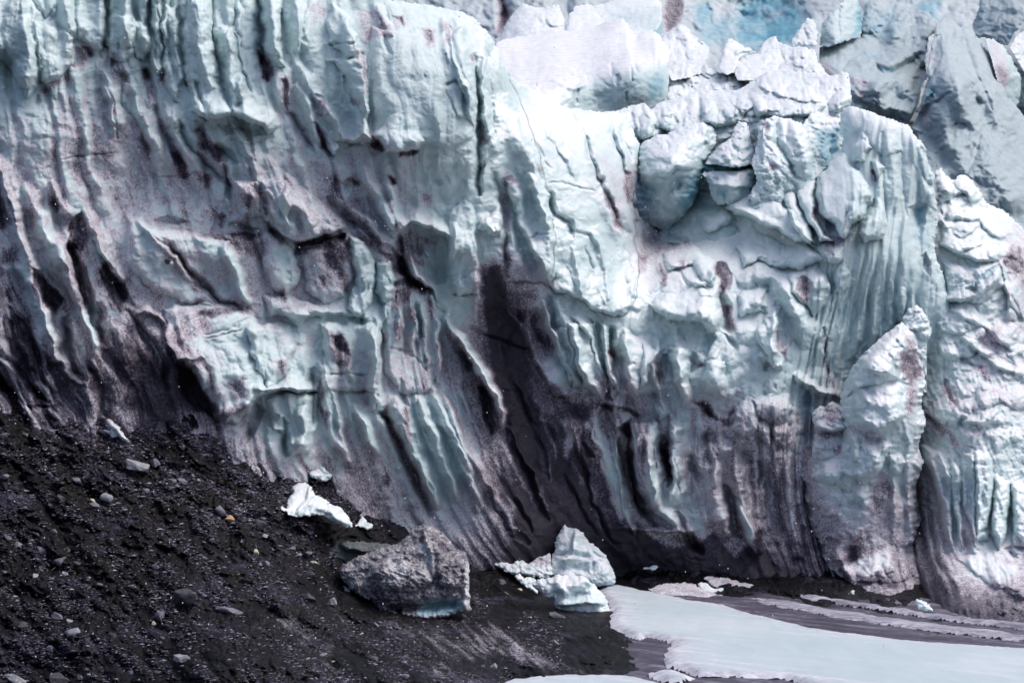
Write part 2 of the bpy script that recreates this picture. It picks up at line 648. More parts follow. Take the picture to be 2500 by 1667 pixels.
# how strongly each kind of sculpting shows, place by place
flute = np.clip(rbf([(100,50,.8),(400,50,1),(700,100,.7),(1000,150,.35),(1000,280,.25),(1180,250,.9),(100,350,.5),(400,350,.8),(700,400,.7),(950,450,.6),(1120,600,.4),(100,700,1),(400,650,.3),(550,650,.25),(700,700,.25),(850,650,.3),(300,900,.7),(600,900,.2),(700,1000,.5),
   (900,850,.6),(1000,1050,.45),(900,1200,.4),(1110,1160,.35),(950,1120,.4),(1250,900,.55),(1300,1200,.55),(1350,500,.5),(1300,300,.45),(1450,650,.4),(1400,850,1.0),(1550,900,.8),(1550,1150,.8),(1700,1250,.3),(1880,1280,.3),(1800,900,.25),(1700,650,.15),(1900,700,.15),(2050,850,.55),(2150,500,.5),(2250,900,.7),(2270,1300,.9),(1850,520,.05),(2020,480,.05),(1950,1150,.6)], X, Y), 0, 1.3)
lump = np.clip(rbf([(100,50,.6),(600,100,.5),(1000,250,.4),(300,400,.6),(700,450,.7),(1050,480,.9),(300,750,.45),(600,900,.6),(900,900,.5),(1100,1100,.4),(1250,1000,.25),(1400,1300,.3),(1350,450,.5),(1450,650,.8),(1600,800,.7),(1750,650,.7),(1850,850,.8),(1950,550,.3),(1850,500,.3),(2100,800,.4),(2250,900,.6),(1750,1150,1.0),(1700,500,.6),(1900,1300,.9),(1300,250,.4)], X, Y), 0, 2)
wv = Y + 22 * fbm(X / 80, Y / 80, 2, 5)
uw = U + 14 * fbm(X / 70, Y / 110, 3, 8)
RIB = np.abs(perlin(uw / 66, wv / 460, 21)) * 2.1                        # 0 in a gully, 1 on a rib
RIB2 = np.abs(perlin(uw / 30, wv / 240, 24)) * 2.1
F.D += flute * 30 * (.5 - sstep(0, .9, RIB))
F.D += flute * 9 * (.5 - RIB2)
WL = worley(uw / 52, wv / 105, 4)
F.D += flute * 17 * (.42 - WL)                                            # melt scallops: hollow cells, sharp rims
F.D -= flute * 1.0 * (1 - 2.4 * np.abs(perlin(uw / 11, wv / 95, 23)))
F.D -= lump * 13 * billow(F.Xw / 72, F.Yw / 58, 2, 31, .35)
F.D += lump * 2.2 * billow(F.Xw / 26, F.Yw / 22, 2, 37)
F.D += 0.7 * fbm(X / 12, Y / 12, 3, 41, 0.6)
F.D -= (.5 + .8 * sstep(-.2, .5, perlin(X / 170, Y / 140, 49))) * 1.15 * billow(F.Xw / 21, F.Yw / 17, 3, 47, .6)
F.D += 40 * fbm(X / 300, Y / 260, 2, 45) * np.clip(1.3 - lump * .3, .4, 1)

F.strokes("""
# ---- top curtain, upper left
g 16 26 262,-60 263,60 258,110 248,150
g 12 22 365,-60 368,60 378,110 388,170
g 11 20 438,-60 440,60 436,120 447,165
g 12 22 515,-60 517,60 523,120 541,200 562,285
g 14 24 572,-60 574,80 590,170 618,235
g 20 40 625,-40 634,60 640,120 650,175
g 12 18 686,-60 690,60 700,120 712,160
r 26 24 300,-50 305,60 315,120
r 22 24 345,-40 348,60 355,130
r 18 20 405,-50 402,40 405,100
r 26 22 480,0 490,110 515,220
r 30 30 545,60 560,160 585,250
r 32 34 655,-40 660,60 675,130
r 30 22 720,-60 728,60 730,130
r 40 26 60,40 70,140 60,220
r 46 26 150,-20 175,60 190,100
g 10 14 75,-20 85,20 110,45 130,20
p 14 16 78,10 95,0 112,40 125,10 140,40 130,70 100,40
p 12 26 -10,130 15,120 30,150 34,180 18,200 -10,190
p 12 22 178,122 192,112 205,120 210,150 195,160 180,160
p 12 30 205,112 222,112 238,140 222,150 208,140
p 12 26 268,130 285,125 290,145 280,168 268,165
p 12 30 284,170 305,168 320,190 310,212 294,205
p 12 28 340,170 362,168 370,185 352,200
p 14 34 385,168 400,166 415,180 400,205 386,205
p 12 26 355,212 368,208 372,235 360,250
p 12 28 448,175 458,190 470,218 462,226 450,205
p 10 18 85,235 98,232 102,252 90,268
g 14 20 470,190 490,240 500,280 498,300
s 60 36 470,270 500,292 530,290 560,282 590,292 640,310 652,330
P 16 40 478,292 505,300 500,330 482,320
P 14 34 530,300 560,298 575,330 545,330
P 18 38 580,302 625,308 640,330 600,345
g 22 26 480,310 500,345 540,370 580,400
r 26 22 575,310 605,360 625,420 640,470
r 22 20 500,330 540,400 570,450
g 16 22 430,290 455,340 500,400 540,440
r 20 20 400,250 430,330 470,400
r 20 18 330,240 365,320 400,390
g 14 18 370,250 400,330 440,400
g 12 16 290,190 300,250 345,330 380,400
r 22 22 255,160 268,220 290,280 285,340
s 22 18 283,350 288,310 275,260 262,210
g 10 16 275,300 290,320 282,345
g 5 9 140,392 190,382 240,375 285,372
g 5 8 330,362 365,368 395,370
g 4 7 560,345 600,350 640,345
g 5 8 370,430 420,432 460,430 480,420 520,425
# ---- mid top
P 14 46 634,150 645,135 655,165 668,185 655,198 640,190
P 14 34 686,190 698,195 706,240 706,270 694,255 686,215
s 40 30 690,165 684,120 686,60 683,0
s 70 34 905,350 902,295 898,240 892,185 886,130 872,84 848,44
g 6 10 800,112 840,108 880,98
g 5 8 850,140 890,135
P 16 44 836,188 848,186 862,225 878,258 866,264 846,228
P 14 30 772,235 792,240 800,275 786,285
g 14 24 770,300 785,330 800,370 812,395
r 20 20 745,180 768,230 800,280
r 22 22 790,250 825,300 830,350
r 22 20 720,200 760,280 785,350
g 16 20 700,270 735,320 770,370
s 50 30 830,345 860,347 885,335 905,355
s 34 22 800,375 812,385 832,360
s 90 36 905,330 925,350 945,368 990,372 1020,364 1040,355
P 8 26 902,330 918,345 940,362 930,372 908,360
P 7 24 968,372 1020,364 1024,374 970,384
P 6 22 848,348 872,342 878,352 852,356
g 9 14 920,30 935,80 950,130
b 16 12 915,12 940,10 955,60 960,84 935,86 918,60
p 12 18 958,40 982,38 985,62 965,66
p 14 20 1030,70 1058,72 1066,100 1045,112
s 34 26 1168,300 1145,220 1118,150 1100,90 1090,42
P 12 26 1085,50 1096,60 1100,95 1090,120 1080,90
P 10 26 1088,130 1096,128 1096,160 1088,168
r 28 22 1112,40 1120,110 1140,190 1165,250
g 9 14 1085,205 1110,200 1125,215
p 10 18 1030,170 1046,185 1040,200
b 14 8 1085,205 1120,200 1150,260 1158,290 1120,290
g 18 40 1160,130 1166,220 1169,300 1172,400 1166,480
g 13 30 1186,100 1192,210 1206,290 1208,350
P 14 34 1172,300 1186,310 1196,345 1184,360 1172,340
s 22 22 1216,372 1206,330 1200,240 1195,140
r 14 18 1178,140 1182,240 1192,320
s 24 22 1176,415 1214,352
# ---- left flank ribs and hollows
r 30 34 0,440 30,520 62,610 100,720 118,830 140,890
s 40 26 -20,380 10,450 40,540
P 26 46 -30,430 0,430 20,480 22,540 10,560 -30,540
r 34 30 60,450 110,560 160,650 210,750
r 22 22 120,440 150,500 170,540
P 20 64 170,552 182,530 198,516 214,545 222,585 205,615 180,605
G 26 44 176,590 182,650 200,700 222,760 236,800
s 44 40 238,900 239,850 232,800 215,750 192,700 176,640 168,590 172,550
s 40 34 198,512 214,550 232,595 262,650 300,690
P 20 58 78,658 92,660 118,690 148,725 150,750 128,765 105,735 84,700
P 24 70 246,650 262,637 280,650 298,680 312,720 300,750 275,745 252,700
P 12 30 278,688 300,690 320,720 330,740 300,745 280,720
g 22 40 162,770 164,850 178,900 215,930
g 18 34 240,740 248,800 256,850
b 18 26 170,770 180,750 200,750 225,770 238,830 238,890 232,910 205,870 180,830
s 30 26 30,640 70,700 105,790 130,860
P 30 54 20,740 50,780 90,830 130,900 100,920 60,860 20,800
r 20 24 100,720 120,810 135,860 175,920 200,940
g 14 26 -20,850 40,900 80,950 120,985
g 12 24 -20,900 30,960 60,990
r 16 20 0,870 50,920 100,970
r 18 20 40,830 90,890 140,960
P 8 26 60,985 95,992 150,985 140,1000 80,1003
# ramp slab
r 22 30 545,590 572,650 600,720 612,745
g 14 26 365,570 430,620 480,680 540,740 600,760
r 12 14 330,540 400,600 450,660 480,690
P 16 40 375,535 400,528 445,530 470,545 420,553 380,550
P 14 34 520,540 545,515 560,550 540,566 520,560
P 12 36 582,545 610,548 640,568 600,575
g 14 22 545,400 555,440 565,490
r 26 20 570,440 600,480 620,500
b 7 12 403,632 412,628 422,640 418,648 404,644
s 24 26 330,770 352,760 380,775 400,800
s 26 30 396,790 402,840 430,880 470,885 502,872
P 30 74 430,890 478,890 500,960 520,1020 480,1000 440,960
g 14 20 310,755 360,820 400,880 410,960
r 12 16 275,780 300,840 310,890
g 16 24 330,790 370,860 390,900
p 10 20 500,770 560,752 600,745 620,752 560,775 510,790
g 6 10 500,815 560,800 610,780 640,770
g 5 9 500,828 570,808 620,790
# jaw / face lumps
p 16 20 560,940 585,925 600,950 580,970
P 12 28 700,660 712,655 712,690 700,690
P 12 44 716,592 760,580 800,580 846,566 838,586 790,592 740,604 722,602
s 60 30 640,540 700,575 730,590 790,575 845,560
P 10 36 655,540 668,545 700,585 690,592 662,570
P 10 40 718,600 734,602 732,625 720,620
r 26 18 640,460 650,520 655,545
r 34 26 690,470 740,520 770,555
g 12 22 646,470 648,540
P 14 30 862,690 885,678 890,700 872,725 862,715
P 10 22 890,700 905,690 900,715 876,728
g 12 22 955,600 975,640 1000,680 1040,730 1072,760
r 12 16 870,555 920,600 960,620
g 10 14 790,540 860,565 915,600 955,625
g 8 12 800,530 850,550 900,590
r 20 22 850,500 900,540 940,590 956,600
r 26 24 880,400 920,480 960,560
g 18 26 800,480 850,540 900,560
r 26 26 940,440 955,490 960,550
P 14 34 945,430 955,428 962,455 950,460
p 12 20 830,440 870,440 870,460 840,470
# arch
P 22 62 960,592 985,563 1012,553 1050,566 1082,598 1092,630 1088,690 1066,700 1030,650 1000,605 978,625
s 46 38 958,585 985,556 1012,546 1046,556 1092,590 1098,620
b 14 16 1030,610 1058,600 1058,625 1044,632
r 12 20 1000,610 1018,670 1050,720
G 20 30 960,620 990,660 1020,700 1060,720
s 34 24 955,690 1000,675 1060,715 1075,760
# clean column
b 26 26 1095,520 1130,480 1155,500 1166,560 1170,640 1166,700 1120,722 1095,690
s 40 26 1092,690 1118,722 1165,700 1172,670
g 6 10 1100,715 1170,722
s 40 26 1172,800 1170,720 1170,650 1160,560
r 14 22 1110,540 1112,600 1098,640
b 14 22 1168,560 1180,545 1215,500 1230,540 1228,560 1205,575
s 24 24 1170,545 1200,572 1228,560
# fluted facade
r 12 18 970,720 975,800 965,850
r 12 18 1005,715 1010,800 1000,860
r 12 18 1030,740 1040,820 1045,900
r 12 20 1060,760 1072,850 1072,930
g 9 14 988,720 990,800 988,880
g 9 14 1020,730 1025,820 1020,880
g 7 12 955,850 990,862 1020,885 1050,910
P 12 26 980,920 990,950 1000,995 985,990 975,950
s 36 34 920,1000 918,960 922,880 935,800 950,750
r 24 26 900,780 915,860 920,940
P 18 44 805,820 830,815 850,850 848,900 835,905 815,860
p 14 22 870,740 890,760 900,800 880,800
r 18 22 800,780 810,840 850,900 870,930
g 6 12 780,915 830,910 920,918
g 5 10 830,955 880,955 925,962
s 30 26 620,955 690,957 775,955
g 7 16 655,956 775,955
r 18 26 782,870 792,950 808,1040 830,1095 856,1142
g 18 26 762,900 768,990 765,1050
g 16 24 690,1020 695,1060 700,1110
P 18 40 640,1000 680,1010 690,1050 665,1050 645,1030
P 16 60 600,1010 625,985 650,1000 625,1060 600,1080
r 22 22 735,990 745,1050 730,1110
b 20 16 700,1060 730,1050 755,1080 750,1110 715,1110
G 18 20 935,990 955,1050 990,1120 1030,1200 1050,1260
g 14 26 930,1000 950,1040
r 26 30 960,970 1000,1060 1040,1170 1070,1240
r 24 28 1015,960 1050,1040 1090,1140 1120,1230
r 26 32 1050,930 1085,1020 1125,1110 1160,1200 1175,1250
r 24 30 1085,960 1110,1030 1145,1110 1180,1170 1215,1230
g 10 18 1070,950 1095,1020 1130,1090 1170,1170
g 9 16 1120,970 1150,1050 1180,1130
r 14 16 860,980 890,1030 900,1080
r 22 14 880,1000 900,1060 920,1110
P 8 18 935,1150 952,1170 955,1190 940,1180
P 8 22 1046,1170 1058,1195 1056,1210 1046,1195
# fin
r 24 46 1080,770 1125,830 1175,900 1215,970 1232,1010 1222,1048
s 30 36 1225,1055 1233,1005 1215,960 1170,885 1110,805
P 18 44 1166,945 1182,935 1200,985 1215,1045 1200,1065 1178,1020
P 14 34 1080,780 1110,815 1160,890 1150,910 1110,860
g 10 20 1120,960 1140,1000 1160,1060 1185,1120
# ---- dark curtain
g 7 16 1150,808 1200,818 1250,838 1310,860
g 10 14 1260,750 1275,800 1280,850
s 34 22 1330,900 1312,850 1290,800 1250,760 1240,720
g 12 24 1245,910 1265,960 1300,1030 1330,1100 1340,1180
g 9 18 1235,1040 1270,1110 1310,1200 1340,1280
r 9 12 1230,1020 1265,1090 1300,1150 1322,1200 1345,1260
g 12 24 1210,1140 1240,1200 1270,1250 1300,1300
g 8 14 1180,1180 1210,1240 1250,1300
g 11 26 1408,1090 1425,1150 1450,1230 1480,1290 1520,1345
g 9 20 1420,1085 1452,1118
g 7 16 1375,1150 1410,1230 1460,1310
r 9 14 1380,990 1400,1060 1415,1110
s 30 26 1440,1130 1415,1060 1400,1000
r 11 24 1478,985 1500,1060 1512,1140 1515,1200 1530,1260 1550,1310
G 18 26 1530,1030 1535,1110 1550,1200 1590,1280
P 7 18 1250,1290 1300,1320 1290,1340 1240,1310
# ---- nose
s 60 36 1338,690 1352,640 1350,560 1336,480 1310,400 1275,320 1240,230
g 16 22 1340,470 1352,530 1390,545 1400,580
G 26 26 1230,430 1250,520 1275,590 1310,680
s 40 26 1232,440 1260,540 1300,620 1340,690
g 18 26 1205,420 1230,500 1238,560 1235,640
P 12 20 1236,430 1250,425 1258,445 1246,455
r 18 20 1290,420 1325,500 1345,560
g 6 12 1336,446 1370,443 1412,457 1465,468
g 6 12 1285,578 1310,572 1345,570
g 7 14 1240,686 1300,690 1330,690 1358,718 1382,722
s 80 30 1352,712 1385,716 1425,740 1450,760 1492,766 1520,776 1548,735
g 14 26 1428,330 1450,400 1470,450 1466,470
g 18 30 1440,400 1462,440 1490,490 1510,540 1545,590
s 30 22 1556,730 1552,680 1525,590 1495,520 1462,470
P 14 40 1468,466 1482,462 1505,510 1500,530 1480,500
g 8 12 1350,245 1380,290 1420,330
g 9 14 1395,270 1430,340 1445,400
r 12 14 1330,300 1380,380 1410,440
g 9 12 1290,240 1340,310 1385,390
g 9 12 1260,260 1300,340 1345,420
g 10 14 1380,560 1430,575 1445,582
g 10 16 1425,600 1445,650 1440,700
g 10 14 1392,760 1400,700 1385,650
r 16 18 1450,560 1480,650 1490,740
r 14 14 1400,600 1415,680 1420,730
P 10 18 1455,700 1468,710 1475,745 1462,750
s 22 20 1520,775 1540,745 1550,700
p 14 22 1515,760 1540,745 1565,760 1560,780 1530,778
# upper right fluted bit of the nose wall
g 12 24 1490,300 1500,340 1520,400 1540,450
g 12 24 1515,300 1530,350 1548,400
r 12 16 1500,300 1515,350 1535,420
P 12 26 1525,420 1540,415 1550,450 1545,500 1530,480
P 8 18 1478,285 1492,285 1498,300 1482,302
# ---- lobes below the nose
r 20 30 1400,790 1415,860 1440,930 1480,980
s 28 26 1395,770 1440,830 1460,900 1500,980
r 20 28 1470,790 1480,860 1500,930 1510,960
g 14 28 1440,780 1455,850 1480,920 1510,965
g 14 28 1495,790 1495,870 1510,940
r 22 28 1530,800 1530,870 1545,940 1560,970
g 10 18 1525,895 1550,893
P 14 44 1292,760 1310,745 1325,770 1335,820 1345,860 1320,840 1300,800
r 14 24 1320,730 1345,800 1380,880 1410,940
P 12 24 1325,730 1340,720 1360,770 1375,830 1350,800
r 20 26 1355,730 1385,800 1405,870 1440,950
b 22 26 1315,875 1340,865 1375,880 1400,930 1390,965 1350,968 1325,925
s 26 24 1345,965 1395,968 1420,955
P 16 54 1606,895 1618,862 1632,862 1630,900 1618,945 1606,930
P 14 44 1682,880 1695,855 1705,870 1715,895 1700,900 1685,910
r 24 34 1650,800 1655,880 1665,950 1680,980
r 16 26 1610,830 1595,890 1610,960 1640,1020
b 16 24 1600,965 1625,975 1628,1010 1610,1030 1596,1000
P 12 34 1500,1045 1545,1020 1540,1070 1515,1065
s 26 24 1440,985 1490,985 1540,1000 1570,1025
b 20 24 1575,1030 1605,1020 1612,1080 1600,1130 1585,1150 1570,1100
b 18 24 1630,1020 1655,1018 1672,1050 1665,1080 1640,1080
G 16 34 1620,1060 1628,1130 1640,1200
r 14 24 1590,1130 1600,1200 1590,1250
r 14 24 1640,1100 1645,1160 1640,1220
P 8 34 1628,1165 1640,1160 1640,1185 1628,1190
P 16 36 1700,1060 1722,1050 1735,1090 1720,1140 1700,1120
s 20 30 1500,1290 1560,1300 1620,1300 1690,1305
r 18 26 1690,1150 1710,1230 1730,1290
G 18 34 1650,1250 1680,1310 1720,1350
P 14 36 1790,1090 1830,1095 1845,1130 1800,1140
r 14 22 1735,1070 1750,1130 1745,1190
r 14 22 1800,1230 1830,1290 1850,1340
# ---- hanging lobes of the curtain
@ 1.3
B 26 34 -30,-20 74,-20 92,60 100,150 96,222 64,238 34,190 10,150 -30,140
B 22 30 84,50 130,62 182,96 172,160 142,194 112,212 98,196 92,120
B 20 26 188,-30 258,-30 258,70 250,130 222,112 196,100 186,40
B 18 32 262,46 300,40 322,62 328,128 300,152 268,142 256,100
B 16 28 318,46 366,66 370,124 350,150 328,140
B 14 32 368,-20 392,-20 394,130 396,168 380,186 368,150
B 18 30 400,10 432,16 441,120 447,190 430,252 404,206 396,100
B 22 36 442,-20 512,-20 520,110 540,200 560,284 500,292 472,272 450,170
B 20 32 576,60 600,160 640,250 652,306 600,294 568,280 556,200 548,90
B 16 34 652,-20 684,-20 688,110 692,166 668,150 650,80
B 14 22 814,10 848,40 876,90 888,128 850,140 812,120 796,52
B 14 24 800,146 892,138 900,200 904,292 872,262 852,200 818,160
# ---- the ledge, the face and the jaw of the cliff
@ 1.6
s 130 34 642,578 560,576 470,567 372,552 307,514
B 30 24 310,522 372,556 465,570 548,590 590,660 616,745 560,750 470,740 380,720 310,640
B 26 34 632,577 651,566 690,578 722,624 737,660 724,702 692,722 662,700 642,650
B 22 26 736,600 790,592 850,572 860,610 866,672 838,722 790,740 746,712
B 16 36 852,570 886,580 908,617 917,684 912,740 876,778 844,748 866,682
B 16 32 916,640 948,634 961,664 954,730 932,740 916,712
B 24 26 640,716 700,722 750,736 800,756 790,772 720,780 660,772
s 44 24 700,778 760,772 800,764 860,778 922,786
B 34 40 402,750 502,738 596,750 644,800 636,870 646,958 578,1036 522,1018 486,944 440,886 404,840
B 22 30 600,800 650,786 706,792 722,850 708,906 650,944 626,900
B 12 20 690,760 730,748 758,770 730,790 700,784
s 40 40 512,1018 550,1034 594,1004 644,966 708,952 778,955
B 20 26 650,975 707,958 776,960 778,1040 750,1110 712,1110 690,1060 664,1050
B 18 26 784,790 850,784 918,792 924,850 918,950 850,956 790,950
R 16 34 786,890 810,960 838,1070 854,1140
B 20 22 934,700 990,690 1060,720 1085,770 1080,900 1040,960 980,960 936,900
B 20 24 700,420 760,470 830,530 840,560 790,572 730,588 700,560 680,500
B 18 24 640,440 690,430 710,470 704,560 668,540 644,500
B 18 24 555,440 630,440 636,520 600,545 560,540
B 24 22 905,70 1080,80 1150,240 1160,330 1100,360 1040,358 980,370 940,362 912,330
B 18 24 1096,90 1128,60 1150,160 1172,300 1160,330 1130,250
# ---- columns under the shoulder and the wall
B 12 24 1343,800 1384,800 1418,938 1400,952 1384,915
B 18 28 1386,790 1450,790 1470,880 1488,960 1473,974 1418,938
B 12 24 1458,790 1487,796 1491,857 1505,938 1490,954
B 24 26 1516,814 1560,820 1601,857 1607,929 1616,960 1559,970 1516,962
B 18 30 1632,850 1688,852 1685,938 1706,1002 1659,988 1644,929
B 18 26 1716,880 1774,884 1772,974 1739,974
B 16 26 1550,1024 1607,1030 1610,1058 1596,1087 1594,1190 1573,1176 1556,1087
B 14 24 1636,1024 1670,1044 1660,1076 1645,1090
B 12 22 1598,1090 1626,1090 1626,1162 1602,1198
B 14 20 1648,1116 1688,1121 1694,1204 1660,1204
B 20 20 1740,1060 1790,1070 1790,1110 1750,1110
# ---- buttresses of the lower right wall
@ 1.6
r 46 50 1562,1030 1570,1124 1596,1220 1640,1275 1695,1310
r 30 34 1640,1050 1652,1110 1640,1180 1660,1240
r 42 46 1708,1095 1740,1162 1755,1252 1778,1310
r 28 34 1806,1170 1819,1252 1860,1352
r 30 36 1918,1120 1934,1213 1946,1283 1948,1365
r 34 30 1790,1110 1800,1170 1790,1210
G 24 40 1513,1070 1526,1156 1577,1242 1659,1308
G 22 34 1690,1110 1698,1188 1717,1262
G 24 36 1857,1120 1876,1188 1895,1262 1900,1320
G 20 30 1770,1180 1785,1250 1800,1310
# ---- upper lobes right of the bowl
@ 2.0
b 22 34 1615,622 1634,604 1679,577 1710,611 1742,633 1757,671 1735,690 1710,678 1691,646 1650,660 1634,658
s 24 26 1700,698 1740,694 1752,660
P 12 36 1620,640 1632,635 1690,690 1680,700
P 16 36 1558,630 1600,628 1615,680 1590,715 1560,700
P 10 36 1612,690 1625,700 1620,718 1600,712
P 12 26 1650,625 1672,620 1668,650 1655,650
b 20 26 1680,690 1700,668 1722,700 1700,705
b 30 44 1583,740 1625,722 1659,716 1710,693 1745,690 1762,729 1766,770 1750,806 1736,808 1710,778 1628,784
b 24 34 1795,600 1838,556 1883,580 1908,600 1972,596 2012,633 1950,662 1890,650 1857,640 1815,650
P 16 40 1748,640 1775,645 1788,672 1780,712 1764,718 1752,680
G 18 38 1758,700 1768,750 1775,800 1790,815
s 44 30 1585,742 1628,786 1710,782 1752,808
r 38 40 1800,690 1840,668 1880,672 1920,695 1960,770 1990,812
r 32 36 1870,705 1905,708 1930,745 1955,800 1972,850
b 22 30 1800,720 1850,695 1872,705 1850,760 1810,780
b 28 40 1925,672 1960,650 1990,644 2018,668 2028,703 2015,745 1990,768 1960,740 1935,720
P 18 46 1944,682 1962,674 1980,682 1980,716 1960,728 1946,712
r 24 26 1895,748 1900,790 1890,840 1880,880
b 16 26 1844,805 1870,768 1895,746 1903,786 1892,825 1900,860 1870,870 1850,840
P 12 38 1905,780 1918,792 1918,845 1904,860 1898,820
P 14 38 1700,830 1735,805 1745,825 1720,870 1705,860
P 14 30 1770,820 1800,830 1810,860 1790,870
P 10 36 1860,880 1876,885 1870,910 1858,900
P 7 26 1884,935 1896,935 1894,948 1884,948
s 22 24 1850,870 1865,880 1900,900 1920,890
b 22 24 1870,860 1900,850 1920,880 1910,900 1880,890
b 30 34 1840,980 1870,960 1930,960 1935,1000 1920,1030 1880,1030 1850,1010
b 18 30 1850,1030 1870,1015 1885,1055 1882,1095 1868,1092
b 18 30 1882,1030 1905,1015 1925,1040 1915,1090 1895,1085
b 26 34 1781,1012 1810,985 1832,968 1857,984 1852,1050 1819,1068 1785,1048
P 12 30 1700,980 1712,975 1750,1010 1748,1020 1715,1015
P 12 30 1775,1000 1790,1000 1800,1030 1780,1040
b 20 26 1570,830 1600,820 1625,850 1600,870 1580,930 1560,950
b 22 24 1640,840 1680,825 1690,860 1672,930 1650,930
b 20 24 1720,870 1750,850 1770,900 1760,960 1730,960 1715,920
# grotto
P 14 56 1954,965 1966,945 1978,955 1988,1000 1992,1040 1976,1080 1955,1105 1946,1060
s 24 20 1935,925 1970,945 2010,965 2060,980
r 16 22 1935,910 1980,940 2040,975
# ---- fins above
@ 2.0
b 20 40 1690,556 1700,525 1715,512 1745,516 1770,505 1790,530 1775,560 1730,572
b 20 60 1765,505 1808,478 1863,459 1896,479 1913,505 1940,520 1985,595 1940,590 1863,548 1790,522
s 30 34 1786,508 1863,550 1940,592 1990,602
b 14 52 1908,478 1918,450 1936,450 1948,484 1974,550 1990,592 1955,585 1920,515
b 14 56 1944,462 1974,429 1990,440 1988,497 2003,551 2042,592 2001,588 1970,545
P 10 46 1988,452 1997,450 2000,520 1995,545 1988,520
b 22 66 1994,426 2007,405 2029,376 2051,371 2079,398 2112,442 2124,481 2108,531 2084,555 2062,588 2040,556 2012,533 1992,497
P 10 44 2015,535 2028,530 2040,545 2040,565 2025,568 2016,555
P 9 30 2058,520 2070,500 2066,540 2058,560
r 16 22 2075,490 2075,530 2062,570 2080,570
b 14 56 2095,566 2140,484 2158,497 2168,542 2152,580 2112,590
g 10 24 2095,545 2120,510 2140,490
b 16 28 1988,600 2010,590 2060,605 2050,640 2010,640
b 16 24 2040,650 2060,640 2075,670 2055,700 2030,720
b 14 30 2076,367 2090,337 2106,321 2120,343 2130,366 2108,390 2084,394
b 12 24 2128,394 2146,386 2158,414 2140,434
@ 0.75
# ---- fluted ridge
b 26 30 2045,300 2055,268 2075,258 2110,268 2165,290 2198,300 2200,370 2150,380 2100,330
g 14 30 2150,320 2155,420 2165,500 2160,560
g 12 26 2195,310 2200,400 2210,480 2225,540
r 18 24 2175,330 2180,430 2190,520
r 16 22 2225,320 2240,400 2262,470 2270,520
s 30 26 2232,330 2250,400 2270,450
P 16 44 2225,505 2240,495 2262,500 2262,540 2245,580 2230,560
b 20 24 2240,450 2270,440 2288,480 2290,520 2265,500 2245,495
P 10 34 2250,630 2262,620 2275,650 2270,680 2255,665
g 11 28 2080,690 2060,760 2040,850 2035,940
g 10 26 2100,700 2085,780 2070,860 2055,950
g 10 24 2130,690 2118,770 2105,850 2090,930
g 10 24 2160,690 2150,780 2140,860
g 10 22 2190,690 2190,770 2185,830
g 12 26 2220,700 2215,780 2225,830
r 10 18 2070,700 2050,790 2040,880
r 10 18 2115,700 2100,790 2085,880
r 10 18 2145,700 2135,790 2120,870
r 10 18 2178,690 2172,770 2165,810
r 12 18 2205,700 2205,780
s 50 40 2010,900 2018,840 2030,760 2050,720 2090,690
P 10 40 2008,800 2018,800 2020,860 2010,890
P 10 36 2180,790 2200,780 2205,800 2185,810
g 12 26 2285,760 2288,850 2280,950
g 12 26 2265,880 2275,960 2290,1030
P 8 26 2300,940 2315,940 2318,980 2305,985
r 12 22 2270,960 2290,1020 2320,1070
""")
# ---- where grit lies on or in the ice
F.dirt = np.clip(rbf([(0,30,.02),(300,30,.0),(600,50,.02),(750,80,.05),(850,60,.02),(1000,120,.05),(1000,280,.02),(1130,300,.0),(60,200,.02),(150,280,.22),(300,300,.22),(450,270,.08),(560,230,.0),(600,420,.18),(300,430,.26),(100,430,.26),(430,430,.24),(700,330,.14),(820,360,.12),
 (760,480,.20),(880,430,.20),(1050,470,.05),(1130,500,.0),(0,600,.36),(100,620,.22),(200,640,.32),(330,620,.22),(430,640,.34),(540,640,.42),(560,730,.45),(400,780,.52),(180,830,.30),(60,760,.42),(40,900,.80),(150,960,.72),(300,870,.92),(370,930,.92),(450,950,.95),
 (550,850,.28),(580,950,.26),(700,640,.22),(680,730,.26),(800,680,.34),(870,720,.05),(940,690,.02),(1020,680,.24),(1010,820,.26),(880,800,.08),(850,900,.16),(720,880,.08),(700,980,.12),(640,1050,.22),(740,1080,.12),(820,1150,.5),(880,1080,.25),(950,1180,.4),(900,1000,.22),
 (1020,1000,.1),(1100,1000,.14),(1000,1130,.15),(1080,1200,.18),(1150,1150,.22),(1120,660,.0),(1140,760,.08),(1210,690,.6),(1230,800,.95),(1250,900,.9),(1250,1000,.82),(1200,1150,.75),(1350,1150,.86),(1300,1050,.82),(1260,1280,.92),(1180,1270,.5),(1110,1290,.35),(1230,1310,.85),
 (1350,300,.0),(1450,290,.02),(1350,500,.02),(1300,400,.05),(1450,650,.02),(1250,600,.08),(1340,780,.12),(1350,930,.1),(1400,830,.12),(1500,860,.10),(1580,880,.10),(1450,960,.38),(1560,990,.42),(1420,1050,.82),(1430,1150,.86),(1500,1100,.72),(1580,1180,.30),(1560,1120,.62),(1660,1180,.30),(1700,1130,.42),
 (1620,1270,.34),(1720,1250,.4),(1800,1120,.58),(1830,1250,.62),(1780,1310,.6),(1480,1290,.92),(1600,1360,.92),(1750,1400,.95),(1900,1150,.62),(1880,1350,.85),(1640,800,.06),(1780,700,.10),(1740,920,.10),(1860,820,.02),(1940,900,.02),(1750,600,.05),(1530,420,.22),(1600,590,.28),
 (2000,500,.0),(2100,450,.0),(2100,800,.0),(2250,600,.0),(2260,900,.02),(2280,1050,.10),(2270,1200,.3),(2260,1350,.55),(2300,1440,.75),(2000,1100,.5),(1990,1020,.42)], X, Y), 0, 1.1)
